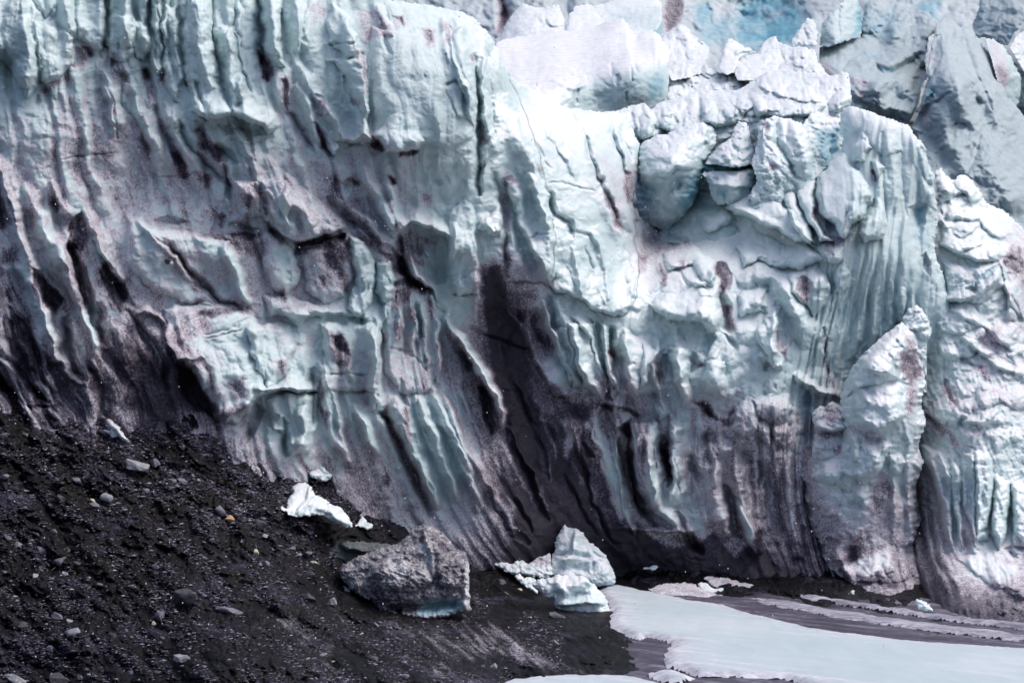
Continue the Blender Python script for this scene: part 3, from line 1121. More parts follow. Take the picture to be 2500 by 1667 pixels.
F.dirt += .09 * np.exp(-((X - 300) / 420) ** 2 - ((Y - 480) / 260) ** 2) + .05 * np.exp(-((X - 850) / 260) ** 2 - ((Y - 420) / 240) ** 2)
F.dirt *= 1 - .22 * sstep(1380, 1560, X) * sstep(1380, 1280, Y) - .12 * sstep(900, 700, X) * sstep(900, 760, Y)
F.strokes("""
d 14 .5 178,122 192,112 225,110 238,140 215,150 200,160 180,162
d 14 .45 268,128 290,125 296,160 320,185 312,212 285,205
d 14 .45 340,170 372,168 370,195 350,205
d 12 .5 385,168 415,178 400,208 385,208
D 12 .5 130,200 165,190 185,150
D 12 .4 95,240 130,212 150,200
d 14 .4 355,212 372,210 372,240 358,250
D 14 .45 447,180 470,225 475,250
D 16 .5 480,310 500,350 545,380
D 14 .5 480,345 520,375 545,395
d 14 .9 630,120 650,135 668,185 655,198 634,190
d 14 .55 686,190 700,195 708,245 706,270 692,255
d 16 .5 772,245 795,245 800,285 780,285
D 12 .5 860,235 878,262
D 12 .5 775,305 800,365
d 10 .7 905,330 940,360 930,372 905,362
d 8 .6 968,372 1022,366 1022,378 970,384
d 14 .4 735,30 780,0 800,30 770,60
d 16 .35 870,25 920,20 960,80 900,110 880,70
D 12 .35 875,110 890,180 895,230
d 12 .5 960,42 985,42 985,65 962,65
d 14 .5 1030,72 1060,74 1064,110 1045,112
d 14 .35 1080,60 1098,50 1098,100 1085,110
d 14 .6 1170,310 1190,325 1195,350 1175,350
D 12 .4 1150,130 1160,150
D 14 .6 415,370 440,400 455,410
D 18 .55 420,380 450,420 460,440
# left flank
d 16 .8 -30,430 0,440 22,490 22,550 0,560 -30,540
d 16 .55 0,610 30,600 40,640 20,650
d 14 .75 170,560 198,516 222,588 205,612 175,605
d 24 .45 176,600 225,600 250,650 245,780 220,760 190,680
C 22 .7 225,590 262,650 300,690
d 14 .9 80,660 110,680 150,730 140,765 110,740
d 16 .95 246,650 265,640 300,690 312,730 300,765 270,750 252,700
d 14 .6 20,740 60,780 140,900 90,930 30,850
D 16 .55 120,440 130,490 140,520
D 14 .55 20,700 30,740
C 18 .9 165,770 200,760 225,790 237,850 234,900
C 22 .7 215,620 228,700 236,800
C 16 .8 65,700 90,760 105,830
C 18 .8 0,640 60,660 70,740
C 16 .6 100,740 130,840 160,900 195,930
d 12 .35 250,800 300,830 400,900 480,1000 300,1000 200,940
# ramp
D 26 .5 365,575 430,630 480,690 540,740
d 18 .55 470,570 600,575 640,600 650,640 590,620 540,590
D 14 .7 560,575 640,578
d 14 .45 500,760 545,735 600,735 580,770
d 12 .7 490,760 540,770 620,752 570,790 500,800
C 22 .8 480,590 560,610 590,680 610,740
c 18 .8 505,790 540,752 590,748 600,770 560,800 520,800
d 18 .8 400,790 430,820 445,880 470,890 500,990 440,980 410,900
d 14 .5 580,470 610,450 640,470 620,510 590,510
D 14 .6 600,470 612,540
D 12 .6 540,520 545,560
d 16 .6 510,500 535,500 535,530 515,540
d 12 .5 480,420 520,430 500,470
# jaw
c 26 .6 520,850 570,820 640,830 640,900 600,920
d 12 .55 560,935 590,925 600,960 570,975
d 14 .5 480,940 540,960 560,1010 530,1030 490,990
C 18 .8 655,570 700,600 720,650
c 20 .7 660,600 700,600 735,690 700,700 680,660
D 14 .6 685,700 695,740
d 14 .7 800,590 850,585 852,640 820,640 790,620
D 16 .5 790,620 830,660 850,720
D 10 .6 785,670 790,700
d 12 .8 716,592 846,566 838,590 730,625
d 12 .7 650,545 700,590 690,600 655,575
c 14 .9 856,575 885,580 910,620 912,700 905,770 870,770 866,640
c 14 .9 920,640 955,645 960,700 945,745 918,720
c 20 .5 740,760 850,780 900,760 900,800 780,800
D 18 .6 870,560 920,590 960,640 990,690
d 16 .75 960,590 1000,560 1060,590 1060,610 1020,620 1040,650 1000,640 970,640
D 22 .7 975,630 1000,680 1040,720
d 16 .7 960,690 1010,690 1000,730 960,750 955,720
D 14 .5 1040,700 1060,780
D 14 .5 1005,740 1008,790
D 16 .4 965,780 975,830
c 14 .9 1036,600 1060,598 1060,632 1040,632
c 20 .8 1062,650 1080,600 1096,620 1090,700 1080,760
d 14 .4 840,480 880,490 880,540 840,520
D 16 .55 880,450 860,440 840,440
D 12 .6 950,430 958,455
d 16 .4 800,430 830,430 830,480 800,480
d 14 .4 1030,470 1050,480 1045,495 1028,492
# facade
d 18 .75 800,810 830,810 855,860 845,910 825,890 805,850
d 16 .45 715,830 745,830 720,860
d 10 .6 680,880 705,880 700,915 685,915
D 12 .5 780,910 785,990 800,1050
C 14 .7 795,960 815,1050 850,1130
C 18 .7 880,1010 900,1060 930,1100
c 18 .6 870,1000 910,1000 920,1060 890,1080
D 20 .38 935,1000 970,1070 1020,1170 1050,1250
D 14 .4 1085,960 1130,1040 1165,1130
C 18 .6 1040,960 1085,1080 1140,1180
C 18 .6 985,1050 1040,1150 1060,1230
C 14 .5 1100,950 1140,1060 1180,1150
d 12 .5 1032,920 1042,900 1040,960 1030,960
D 12 .5 985,990 995,1050 1010,1080
d 14 .6 935,1140 958,1165 956,1195 938,1180
# fin
C 20 .95 1080,770 1125,830 1175,900 1215,970 1232,1010 1222,1045
C 24 .8 1100,790 1160,870 1200,930
d 14 .55 1168,945 1185,935 1200,1000 1205,1060 1180,1020
D 18 .5 1085,790 1130,860 1160,910
# curtain streaks of cleaner ice
C 8 .55 1300,960 1340,1050 1360,1130
C 12 .5 1375,1020 1395,1060 1385,1130
C 9 .6 1320,1180 1330,1220 1345,1260
C 10 .6 1455,1030 1475,1090 1510,1200
C 11 .95 1490,1050 1512,1140 1516,1200 1532,1260 1552,1310
C 9 .5 1200,1100 1230,1180 1260,1250
C 8 .45 1225,830 1220,880
c 12 .5 1215,770 1228,775 1230,800 1218,800
D 14 .25 1250,930 1290,1010
D 12 .3 1408,1090 1450,1230 1520,1345
# nose
D 16 .6 1232,420 1236,500 1240,600 1236,680
d 16 .6 1240,420 1258,430 1256,460 1242,455
D 10 .35 1455,690 1470,740 1470,765
d 12 .3 1458,760 1490,765 1480,780
D 10 .5 1470,465 1500,520 1520,570
d 12 .5 1522,410 1550,420 1550,500 1530,490
d 20 .3 1560,560 1690,560 1680,600 1560,640
d 12 .3 1640,560 1690,565 1690,595 1640,590
D 9 .35 1310,400 1330,420
# lobes
D 16 .5 1298,770 1320,830 1340,870
D 12 .5 1330,820 1350,850 1352,870
D 14 .4 1490,850 1500,920
d 10 .6 1500,1050 1545,1020 1540,1070
d 14 .5 1405,990 1440,985 1425,1040 1410,1020
D 14 .4 1440,980 1540,1000 1560,1020
D 14 .6 1535,1030 1540,1130 1560,1230 1600,1290
c 18 .7 1576,1030 1610,1030 1612,1120 1600,1250 1575,1180
c 18 .6 1630,1090 1660,1100 1655,1220 1630,1230
c 16 .6 1600,970 1628,980 1625,1030 1602,1020
c 20 .6 1640,1020 1670,1020 1670,1080 1650,1100
D 14 .5 1625,1070 1632,1140 1640,1180
d 14 .5 1700,1060 1730,1050 1730,1140 1700,1140
D 14 .4 1690,970 1740,1015 1800,1035
d 12 .5 1700,975 1745,1000 1750,1020 1715,1018
D 14 .6 1606,870 1610,940
D 12 .45 1690,880 1712,895
d 12 .55 1660,1270 1690,1300 1720,1340 1690,1350 1650,1310
C 16 .6 1660,1180 1680,1250 1700,1310
C 13 .7 1795,1210 1820,1280 1850,1350
D 16 .6 1745,640 1762,680 1768,710
d 12 .6 1744,640 1775,640 1785,690 1765,715
D 18 .6 1770,740 1785,790 1790,810
d 10 .4 1660,640 1675,640 1670,660
d 12 .5 1700,720 1710,730 1700,750
d 14 .75 1942,680 1970,672 1982,700 1975,735 1950,735
D 14 .5 1900,790 1905,850 1925,880
d 12 .4 1560,625 1580,630 1575,660 1560,660
D 10 .5 1615,640 1625,700
D 12 .5 1985,480 1990,530 2005,550
D 14 .45 2005,560 2040,580 2060,585 2010,605
D 10 .4 2070,520 2062,560
D 14 .4 2010,610 2040,620
D 9 .5 2130,410 2135,440
d 10 .5 2120,400 2140,420 2135,440
D 12 .4 2095,570 2110,580
d 10 .5 2255,640 2275,650 2265,680
D 10 .5 2020,810 2018,880 2030,950
D 10 .5 1925,830 1920,870
D 12 .5 2310,935 2320,980
# blue in the depths
u 10 .85 1956,965 1966,946 1978,958 1990,1000 1990,1050 1972,1085 1956,1090 1950,1040
u 12 .6 2235,510 2258,508 2255,545 2240,560
u 10 .35 1705,835 1738,810 1742,830 1720,866
u 10 .3 2016,540 2038,535 2040,562 2022,566
u 12 .3 2225,560 2260,560 2270,600 2240,600
""")
# grit is washed off the ribs and gathers along the gullies
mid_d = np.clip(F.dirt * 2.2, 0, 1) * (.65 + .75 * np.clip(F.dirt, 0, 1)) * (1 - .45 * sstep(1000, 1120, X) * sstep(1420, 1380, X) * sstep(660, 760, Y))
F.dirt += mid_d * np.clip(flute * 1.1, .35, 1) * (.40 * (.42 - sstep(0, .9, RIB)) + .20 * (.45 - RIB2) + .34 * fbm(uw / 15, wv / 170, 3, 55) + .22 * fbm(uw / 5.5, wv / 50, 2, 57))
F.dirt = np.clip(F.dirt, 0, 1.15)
F.strokes("""
c 14 .6 402,752 502,738 596,750 644,800 638,870 646,950 578,1030 528,1016 492,944 450,880 410,840
c 20 .45 320,530 372,556 465,570 548,590 590,660 612,740 540,745 440,720 360,690
D 16 .6 496,975 550,1015 610,985
D 14 .4 420,790 450,850 500,900
d 18 .3 560,930 600,920 620,960 580,985
d 16 .25 420,760 500,750 520,800 450,830
D 12 .5 470,770 520,762 580,758 620,770
D 10 .4 480,850 510,900 520,960
d 10 .5 420,880 452,900 496,960 520,1020 470,1000 430,950
d 9 .62 1172,650 1222,645 1245,760 1318,900 1400,985 1440,1060 1520,1290 1640,1350 1800,1370 1960,1420 1990,1470 1320,1400 1262,1300 1250,1180 1250,1080 1238,1000 1200,880
d 30 .3 1170,660 1215,660 1235,800 1300,960 1260,1060 1225,1000
d 9 .85 1240,1345 1262,1300 1292,1262 1318,1300 1345,1290 1395,1190 1425,1185 1462,1290 1500,1315 1530,1250 1556,1290 1600,1318 1650,1335 1700,1332 1745,1300 1790,1362 1830,1330 1850,1290 1880,1370 1935,1392 1990,1435 2010,1560 1240,1560
C 13 .9 1488,1050 1510,1130 1516,1200 1532,1260 1552,1312
C 14 .6 1375,1010 1392,1060 1380,1120
C 13 .6 1440,1000 1470,1060 1500,1180
C 12 .6 1590,1150 1620,1240 1680,1305
C 12 .6 1650,1120 1690,1220 1715,1310
C 12 .7 1790,1200 1820,1280 1852,1350
C 14 .5 1920,1180 1930,1260 1940,1330
C 10 .5 1225,1080 1270,1160 1320,1260
C 10 .5 1290,1010 1330,1080 1350,1180
C 9 .4 1200,1180 1240,1260 1270,1310
""")
F.rubble("1600,730 1680,690 1760,720 1900,740 2000,760 1980,900 1900,960 1750,980 1620,960", 14, 20, 50, .35, 3, .5)
F.rubble("1780,600 1900,600 2000,650 2010,740 1900,720 1790,690", 12, 20, 50, .3, 5, .5)
F.rubble("1560,960 1750,990 1900,1100 1900,1300 1700,1280 1560,1200", 16, 24, 60, .3, 7, .5)
wall_free = P_("955,-140 940,-60 955,-2 1010,7 1060,13 1100,22 1132,30 1165,48 1190,76 1206,100 1222,130 1234,165 1250,188 1280,208 1345,235 1370,254 1395,262 1440,270 1500,271 1530,284 1548,318 1562,346 1561,400 1553,450 1549,500 1554,540 1590,548 1640,556 1700,560 1712,520 1760,487 1815,460 1850,460 1890,476 1900,468 1912,462 1925,450 1950,452 1963,436 1985,428 2000,425 2018,412 2030,380 2050,365 2058,340 2045,305 2055,266 2075,256 2110,266 2165,287 2198,298 2218,302 2234,330 2258,352 2266,390 2282,425 2283,470 2292,520 2286,560 2282,610 2300,660 2318,720 2320,780 2316,850 2320,900 2318,960 2322,1040 2330,1100 2325,1300 2330,1600")
wall_poly = wall_free + P_("-200,1600 -200,-140")
edge_n = 3.5 * fbm(X / 16, Y / 16, 3, 71)
d_edge, _, _ = pdist(X, Y, wall_free)
d_edge = np.where(inside(X, Y, wall_poly), d_edge, -d_edge) + edge_n
curl = 26.0
q = np.clip(1 - np.clip(d_edge, 0, curl) / curl, 0, 1)
F.D += 60 * (1 - np.sqrt(np.clip(1 - q * q, 0, 1)))
keepF = d_edge > 0
F.snow *= .25 + .75 * sstep(1080, 1260, X)
F.snow *= 1 - .4 * sstep(1540, 1600, X)
F.snow *= 1 - .6 * sstep(2030, 2080, X) * sstep(330, 400, Y)
F.snow *= 1 - .35 * sstep(1230, 1290, X) * sstep(1560, 1500, X)
# the plateau of the shoulder and the soft snow there carry more snow
cut1 = P_("1244,180 1290,300 1330,420 1352,560 1354,640 1340,690 1358,718 1390,718 1425,742 1452,764 1470,790 1476,880 1470,970 1490,1050 1512,1140 1516,1200 1532,1260 1552,1310 1640,1430 1640,1600")
cliff_poly = cut1 + P_("-200,1600 -200,-140 1240,-140")
should_poly = P_("1244,180 1290,300 1330,420 1352,560 1354,640 1340,690 1358,718 1390,718 1425,742 1452,764 1490,768 1520,777 1548,737 1558,700 1562,640 1554,600 1552,545 1565,500 1565,345 1530,270 1300,180")
ridge_poly = P_("2000,425 2018,560 2000,600 2020,640 2030,740 2010,820 1990,850 1960,930 2010,962 2060,985 2060,1100 2100,1300 2160,1460 2180,1600 2500,1600 2500,200 2000,200")
inC = inside(F.Xw, F.Yw, cliff_poly)
inS = inside(F.Xw, F.Yw, should_poly)
inR = inside(F.Xw, F.Yw, ridge_poly) & ~inC & ~inS
inL = ~inC & ~inS & ~inR


def grow(m):
    r = m.copy()
    r[:-1] |= m[1:]
    r[1:] |= m[:-1]
    r2 = r.copy()
    r2[:, :-1] |= r[:, 1:]
    r2[:, 1:] |= r[:, :-1]
    return r2


inC2 = inC & ~inS
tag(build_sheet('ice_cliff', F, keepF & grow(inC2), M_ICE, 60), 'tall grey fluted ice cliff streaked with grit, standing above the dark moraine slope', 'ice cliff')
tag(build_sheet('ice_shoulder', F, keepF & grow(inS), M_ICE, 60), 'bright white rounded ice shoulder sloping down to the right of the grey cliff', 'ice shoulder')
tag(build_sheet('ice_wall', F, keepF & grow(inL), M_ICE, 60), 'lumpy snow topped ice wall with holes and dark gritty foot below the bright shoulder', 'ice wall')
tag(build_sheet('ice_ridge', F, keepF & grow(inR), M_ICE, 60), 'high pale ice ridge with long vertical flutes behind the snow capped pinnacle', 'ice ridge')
# ------------------------------------------------------------------ ice masses behind and before the front: each its own solid
def mass(name, label, cat, free, hidden, ctrl, strokes='', curl=24, curl_h=None, lump=1.0, lam=55, flute=0.0, flam=40, shear=0.0, dirt=0.0, mat=None, g=2.4, thick=120, seed=1,
         snow=.75, ragged=3.0, back=None, group=None, kind=None, fine=1.0, dirt_ctrl=None, crag=0.0, gain=1.5, rub=()):
    free = P_(free)
    poly = free + (P_(hidden) if hidden else [])
    a = np.array(poly)
    m = 14
    yref = sum(c[2] for c in ctrl) / len(ctrl)
    fl = Field(a[:, 0].min() - m, a[:, 1].min() - m, a[:, 0].max() + m, a[:, 1].max() + m, g, yref, ctrl, warp=4.0, seed=seed)
    X, Y = fl.X, fl.Y
    u = X - shear * Y + 10 * fbm(X / 60, Y / 90, 2, seed + 3)
    v = Y + 15 * fbm(X / 70, Y / 70, 2, seed + 4)
    if flute:
        fl.D -= flute * 12 * (1 - 2.1 * np.abs(perlin(u / flam, v / (flam * 6), seed + 5)))
        fl.D += flute * 5 * (1 - 2.3 * np.abs(perlin(u / (flam * .42), v / (flam * 2.6), seed + 6)))
    if lump:
        fl.D -= lump * 0.24 * lam * billow(fl.Xw / lam, fl.Yw / (lam * .8), 3, seed + 7)
        fl.D += lump * 0.05 * lam * billow(fl.Xw / (lam * .38), fl.Yw / (lam * .33), 2, seed + 8)
    if crag:      # broken, angular facets
        wl = worley(fl.Xw / (lam * .8), fl.Yw / (lam * .7), seed)
        fl.D += crag * lam * .16 * wl
        wl = worley(fl.Xw / (lam * .33), fl.Yw / (lam * .30), seed + 3)
        fl.D += crag * lam * .05 * wl
    fl.D += fine * 0.8 * fbm(X / 12, Y / 12, 3, seed + 9, 0.6)
    fl.D -= fine * .9 * billow(fl.Xw / 20, fl.Yw / 16, 3, seed + 13, .6)
    if dirt_ctrl:
        fl.dirt = np.clip(rbf(dirt_ctrl, X, Y), 0, 1.1)
    else:
        fl.dirt += dirt
    fl.snow *= snow
    fl.gain = gain
    for rb in rub:
        fl.rubble(*rb)
    if strokes:
        fl.strokes(strokes)
    d, _, _ = pdist(X, Y, free if hidden else free + [free[0]])
    d = np.where(inside(X, Y, poly), d, -d) + ragged * fbm(X / 13, Y / 13, 3, seed + 11)
    q = np.clip(1 - np.clip(d, 0, curl) / curl, 0, 1)
    prof = np.sqrt(np.clip(1 - q * q, 0, 1))
    ch = curl_h if curl_h else curl * (1.2 if back is not None else 2.0)
    gy = np.gradient(d, axis=0) / g
    for _ in range(3):
        gy[1:-1] = (gy[:-2] + 2 * gy[1:-1] + gy[2:]) / 4
        gy[:, 1:-1] = (gy[:, :-2] + 2 * gy[:, 1:-1] + gy[:, 2:]) / 4
    fl.D += ch * (1 - prof) * (.32 + .68 * sstep(-.7, .5, gy) if back is None else 1)
    bk = None
    if back is not None:
        bk = fl.D * 0 + ch + back * prof
    o = build_sheet(name, fl, d > 0, mat or M_ICE, thick, bk)
    tag(o, label, cat, group, kind)
    o['_'] = 0
    del o['_']
    return o, fl


# far backdrop of the ice fall
mass('glacier', None, None, "520,-260 2960,-260", "2960,1250 1040,1250 1000,500 520,200",
     [(520,-260,240),(520,200,225),(2960,-260,245),(2960,700,150),(1100,-150,243),(1500,-150,243),(2000,-150,250),(2600,-150,243),(1100,100,216),(1500,100,210),(1800,60,228),(2000,100,210),(2300,100,206),(2600,100,206),(1500,400,186),(1800,400,178),(2200,350,178),(2600,400,188),(2450,600,174),(2500,900,144),(2200,1000,138),(1600,900,148),(1100,900,158),(2500,1250,126),(1100,1250,148)],
     """
g 26 60 1215,-20 1235,30 1225,80
D 22 .9 1215,-20 1232,30 1222,90
P 20 60 1625,-30 1665,-30 1668,40 1650,70 1628,85 1615,60
d 16 .95 1630,-30 1670,-30 1664,40 1650,75 1625,80 1618,40
P 40 70 1700,20 1725,5 1740,30 1738,60 1710,70 1690,50
u 26 .75 1700,10 1730,5 1742,40 1735,65 1700,60
P 60 110 1780,60 1800,0 1880,-30 1960,10 1985,60 1960,110 1880,125 1800,110
u 50 .9 1790,90 1810,10 1880,-20 1950,10 1975,60 1950,110 1880,120 1800,115
u 30 1.0 1815,100 1880,60 1960,60 1950,110 1860,125
u 40 .6 1590,60 1620,50 1620,85 1570,90
u 40 .7 1700,70 1780,40 1790,110 1720,110
b 60 40 1380,-60 1500,-40 1600,-10 1610,60 1560,80 1450,60 1390,30
u 30 .7 2230,-30 2300,-20 2290,60 2240,30
""", curl=4, lump=1.2, lam=90, flute=0.2, mat=M_SHADED_ICE, g=3.2, thick=20, seed=3, ragged=0, snow=.3, kind='structure')

mass('ice_hummock', 'smooth white snow hummock at the top, behind the flat snow shelf', 'ice hummock',
     "1195,120 1215,90 1240,48 1262,18 1275,9 1300,14 1330,20 1352,11 1366,14 1378,44 1386,68 1400,80", "1400,140 1195,150",
     [(1200,110,186),(1270,20,196),(1360,20,196),(1390,90,186),(1290,90,184)], "s 20 18 1330,50 1345,66 1375,60\ng 8 14 1310,40 1325,62 1345,45\nP 8 20 1372,40 1384,50 1376,70", curl=26, lump=.5, lam=60, mat=M_FAR, seed=12)
mass('ice_hummock', 'low pale snow swell at the top edge, left of the dark dirt gully', 'ice hummock',
     "1382,75 1384,40 1405,14 1432,8 1450,14 1480,6 1520,-8 1600,-12 1618,10 1615,50 1610,70 1590,80", "1560,120 1382,120",
     [(1390,60,188),(1450,20,200),(1600,0,206),(1600,80,190),(1480,90,184)], "g 10 16 1455,30 1470,45\nn 30 .7 1480,30 1620,20 1610,80 1500,60", curl=24, lump=.6, lam=70, mat=M_FAR, seed=14)

# tall grey blue serac wall, top right
mass('serac', 'huge smooth grey blue serac with a flat rounded top in the upper right', 'serac',
     "2098,90 2105,40 2112,8 2135,-6 2165,-4 2200,6 2216,20 2240,24 2262,28 2284,42 2291,66 2286,84 2270,92 2264,130 2258,150 2266,185 2250,215 2246,250 2230,285 2218,305 2170,330", "2000,330 2000,115 2060,95",
     [(2100,20,188),(2280,40,184),(2000,130,176),(2100,130,175),(2200,130,177),(2260,170,172),(2050,180,164),(2150,200,162),(2240,250,162),(2150,300,160),(2000,300,162)],
     """
r 60 40 2110,80 2120,20 2130,-10
r 70 44 2190,60 2190,140 2150,170
r 50 34 2265,70 2262,120 2230,150
G 40 36 2150,60 2155,120 2170,150
u 40 .4 2110,40 2185,30 2180,90 2120,85
u 10 .6 2178,14 2186,14 2182,50 2176,50
G 26 40 2040,150 2100,175 2160,182 2200,168 2262,130
r 30 30 2060,170 2120,190 2170,196
G 18 30 2170,182 2220,160 2258,130
u 14 .7 2150,168 2180,160 2185,172 2152,176
u 14 .4 2110,125 2160,140 2150,150 2110,140
G 22 36 2232,225 2246,190 2258,155
r 50 36 2210,200 2220,240 2200,290
G 30 34 2170,200 2190,240 2230,250
r 40 30 2130,200 2140,240 2165,280
P 10 24 2130,245 2145,255 2160,285 2150,290
D 16 .35 2080,195 2110,200 2100,240
D 14 .3 2010,150 2030,180
b 26 24 2003,110 2040,60 2060,20 2085,22 2095,60 2090,90 2070,100 2010,118
n 40 .6 2100,60 2290,60 2260,300 2000,300
""", curl=40, curl_h=60, lump=1.1, lam=80, mat=M_SHADED_ICE, seed=21, snow=.12)
mass('serac', 'pale rounded serac block with blue shaded right edge, left of the huge grey one', 'serac',
     "2000,112 2002,75 2010,52 2030,28 2050,18 2045,10 2060,2 2080,-4 2098,4 2104,20 2108,60 2102,88 2085,98 2060,104 2040,112", "2020,118",
     [(2000,100,176),(2050,20,180),(2100,40,184),(2100,90,180),(2040,100,173)], "u 16 .8 2092,10 2108,20 2112,60 2098,90 2080,90 2096,60\ng 8 16 2050,25 2045,60 2050,95", curl=40, curl_h=50, lump=.8, lam=50, mat=M_FAR, seed=23, snow=.2)
mass('serac', 'small crumbled pale ice lump in front of the blue hollow', 'serac',
     "1930,100 1945,75 1962,52 1968,42 1984,46 1994,60 1998,90 1996,112 1985,117 1950,110", "1935,118", [(1930,110,172),(1995,60,176),(1995,115,172)], "g 8 14 1960,70 1975,100", curl=16, lump=1, lam=30, mat=M_FAR, seed=25, snow=.6, crag=.5)
mass('serac', 'broad grey ice slope with scratches running down to the right edge', 'serac',
     "2240,330 2225,312 2240,280 2248,240 2262,200 2265,160 2272,110 2286,60 2300,46 2325,42 2342,64 2372,58 2384,84 2400,110 2420,135 2440,180 2458,230 2500,280 2560,330 2640,380", "2640,720 2420,640 2300,560 2240,480",
     [(2290,60,176),(2340,60,180),(2400,110,178),(2440,180,172),(2640,380,180),(2250,320,156),(2300,250,156),(2350,200,158),(2420,300,156),(2350,400,149),(2500,450,151),(2450,560,144),(2640,650,150)],
     """
r 50 44 2312,90 2320,150 2336,210 2350,300
r 40 30 2290,250 2310,330 2340,430
G 34 40 2345,90 2362,170 2390,260 2420,330
r 50 36 2380,130 2420,230 2470,330
G 30 30 2300,360 2340,440 2380,520
r 60 34 2400,360 2450,450 2500,520
P 26 70 2225,310 2250,270 2262,240 2280,225 2275,260 2262,300 2250,320
P 24 50 2270,90 2300,80 2300,130 2290,165 2270,175 2264,140
d 14 .3 2262,120 2282,130 2278,165 2262,160
u 12 .95 2258,240 2285,205 2290,195 2286,220 2262,248
D 12 .35 2245,250 2262,280 2265,320
g 10 26 2285,165 2260,215 2250,240
g 8 18 2258,265 2330,220
g 10 20 2380,90 2400,170 2420,240
g 12 24 2345,70 2375,160 2420,260 2440,290
r 20 24 2330,60 2355,150 2400,250
g 4 9 2330,310 2340,280
g 4 9 2395,330 2405,305
g 4 9 2410,330 2415,350
g 5 10 2370,410 2385,370 2400,330
g 4 9 2292,300 2300,330
n 60 .8 2240,200 2560,300 2560,640 2240,500
""", curl=22, lump=.8, lam=80, flute=.4, flam=50, shear=.35, mat=M_SHADED_ICE, snow=.1, seed=27)
mass('serac', 'rust brown stained ice dome on the upper right with a dark grit streak', 'serac',
     "2402,92 2425,96 2450,110 2470,140 2492,185 2496,210 2490,250 2478,272 2465,276 2442,262 2440,225", "2420,150",
     [(2402,95,178),(2450,110,180),(2490,210,178),(2440,260,168),(2450,180,170)],
     "d 14 .30 2405,95 2440,110 2470,160 2470,200 2440,190 2420,140\nd 10 .5 2425,160 2450,165 2462,185 2455,230 2442,240 2432,190\nr 14 16 2460,190 2488,190 2486,240\ng 10 18 2455,120 2475,170 2490,190", curl=24, lump=.8, lam=40, mat=M_FAR, seed=29, snow=.3)
mass('serac', 'grey ice wall filling the top right corner above the stained dome', 'serac',
     "2360,90 2372,60 2385,30 2392,-20 2400,-60 2640,-60 2640,40 2500,55 2480,80 2462,112 2440,108 2400,92", "2380,100", [(2380,80,190),(2390,0,194),(2500,40,188),(2640,-60,200),(2460,108,186)],
     "u 30 .35 2390,20 2440,40 2400,80\nu 16 .5 2460,70 2480,80 2462,100", curl=24, lump=.7, lam=80, mat=M_SHADED_ICE, seed=33, snow=.1)
mass('serac', 'pale ice shoulder cut by the right edge beside the brown stained dome', 'serac',
     "2462,116 2480,86 2500,72 2640,60", "2640,330 2510,275 2500,180", [(2470,110,182),(2640,60,192),(2640,330,176),(2510,260,175)], "", curl=24, lump=.8, lam=60, mat=M_FAR, seed=35)

# snow shelf
mass('snow_shelf', 'wide flat white snow shelf with a grey vertical ice face below it', 'snow shelf',
     "1190,140 1210,104 1232,94 1300,84 1375,70 1450,64 1490,50 1520,44 1534,60 1545,78 1552,92 1572,78 1592,75 1612,84 1618,100 1640,128 1632,160 1634,200 1628,240 1600,268 1580,290", "1400,330 1300,280 1190,220",
     [(1200,120,172),(1300,84,184),(1450,64,188),(1520,46,187),(1600,76,180),(1250,200,150),(1350,190,150.5),(1400,196,150),(1470,172,153),(1540,140,156),(1600,132,159),(1620,150,159),(1400,300,146),(1540,290,150),(1620,260,154),(1460,240,149.5),(1340,130,166),(1480,100,172),(1550,110,170)],
     """
s 16 14 1430,200 1400,212 1350,190
P 12 34 1500,185 1508,180 1515,195 1510,215 1500,205
P 8 24 1538,160 1545,165 1545,200 1540,200
g 7 14 1492,150 1496,190
P 10 30 1526,225 1536,220 1535,245 1528,250
g 10 20 1412,215 1404,240 1410,255
g 9 16 1545,150 1560,180
s 30 26 1545,140 1538,110 1535,75
P 7 14 1350,85 1358,88 1352,98 1344,96
g 6 9 1298,118 1320,98 1345,88
g 5 8 1355,115 1390,120
P 6 10 1475,120 1482,112 1490,122
P 6 10 1498,110 1508,105 1512,120
P 6 8 1480,140 1490,137 1488,144
D 18 .14 1440,140 1500,135
u 18 .6 1582,215 1600,185 1618,190 1620,225 1600,255 1585,245
n 30 .9 1400,215 1480,190 1560,165 1640,150 1630,280 1420,290
s 20 18 1612,180 1610,130 1600,90
""", snow=1.0, fine=.25, curl=20, curl_h=36, lump=.45, lam=50, mat=M_FAR, seed=41, ragged=2)
# broken blocks right of the shelf
mass('serac', 'row of small white ice teeth below the dirt gully, right of the snow shelf', 'serac',
     "1608,110 1618,88 1640,70 1658,58 1676,64 1690,82 1706,96 1720,104 1735,118 1728,150 1720,180 1690,190", "1640,200 1615,160", [(1610,100,176),(1660,60,182),(1730,110,176),(1650,190,160),(1710,180,162)],
     "s 20 20 1685,100 1670,70 1650,60\ng 8 14 1680,60 1690,85 1685,100\nb 12 12 1640,90 1665,78 1684,85 1680,100", curl=20, lump=1.0, lam=34, crag=.6, mat=M_FAR, seed=43, rub=[("1615,90 1720,90 1730,160 1650,180",12,16,46,.45,9,.45)])
mass('serac', 'wing shaped white ice block leaning right, under the blue hollow', 'serac',
     "1752,160 1762,128 1772,100 1782,92 1800,102 1820,112 1845,124 1848,130 1820,134 1806,142 1802,165 1790,180 1770,185 1755,172", "1754,165", [(1755,160,162),(1780,95,168),(1845,128,168),(1780,180,159)],
     "s 16 18 1795,140 1815,130 1846,128", curl=12, lump=.5, lam=30, mat=M_FAR, seed=45, crag=.3)
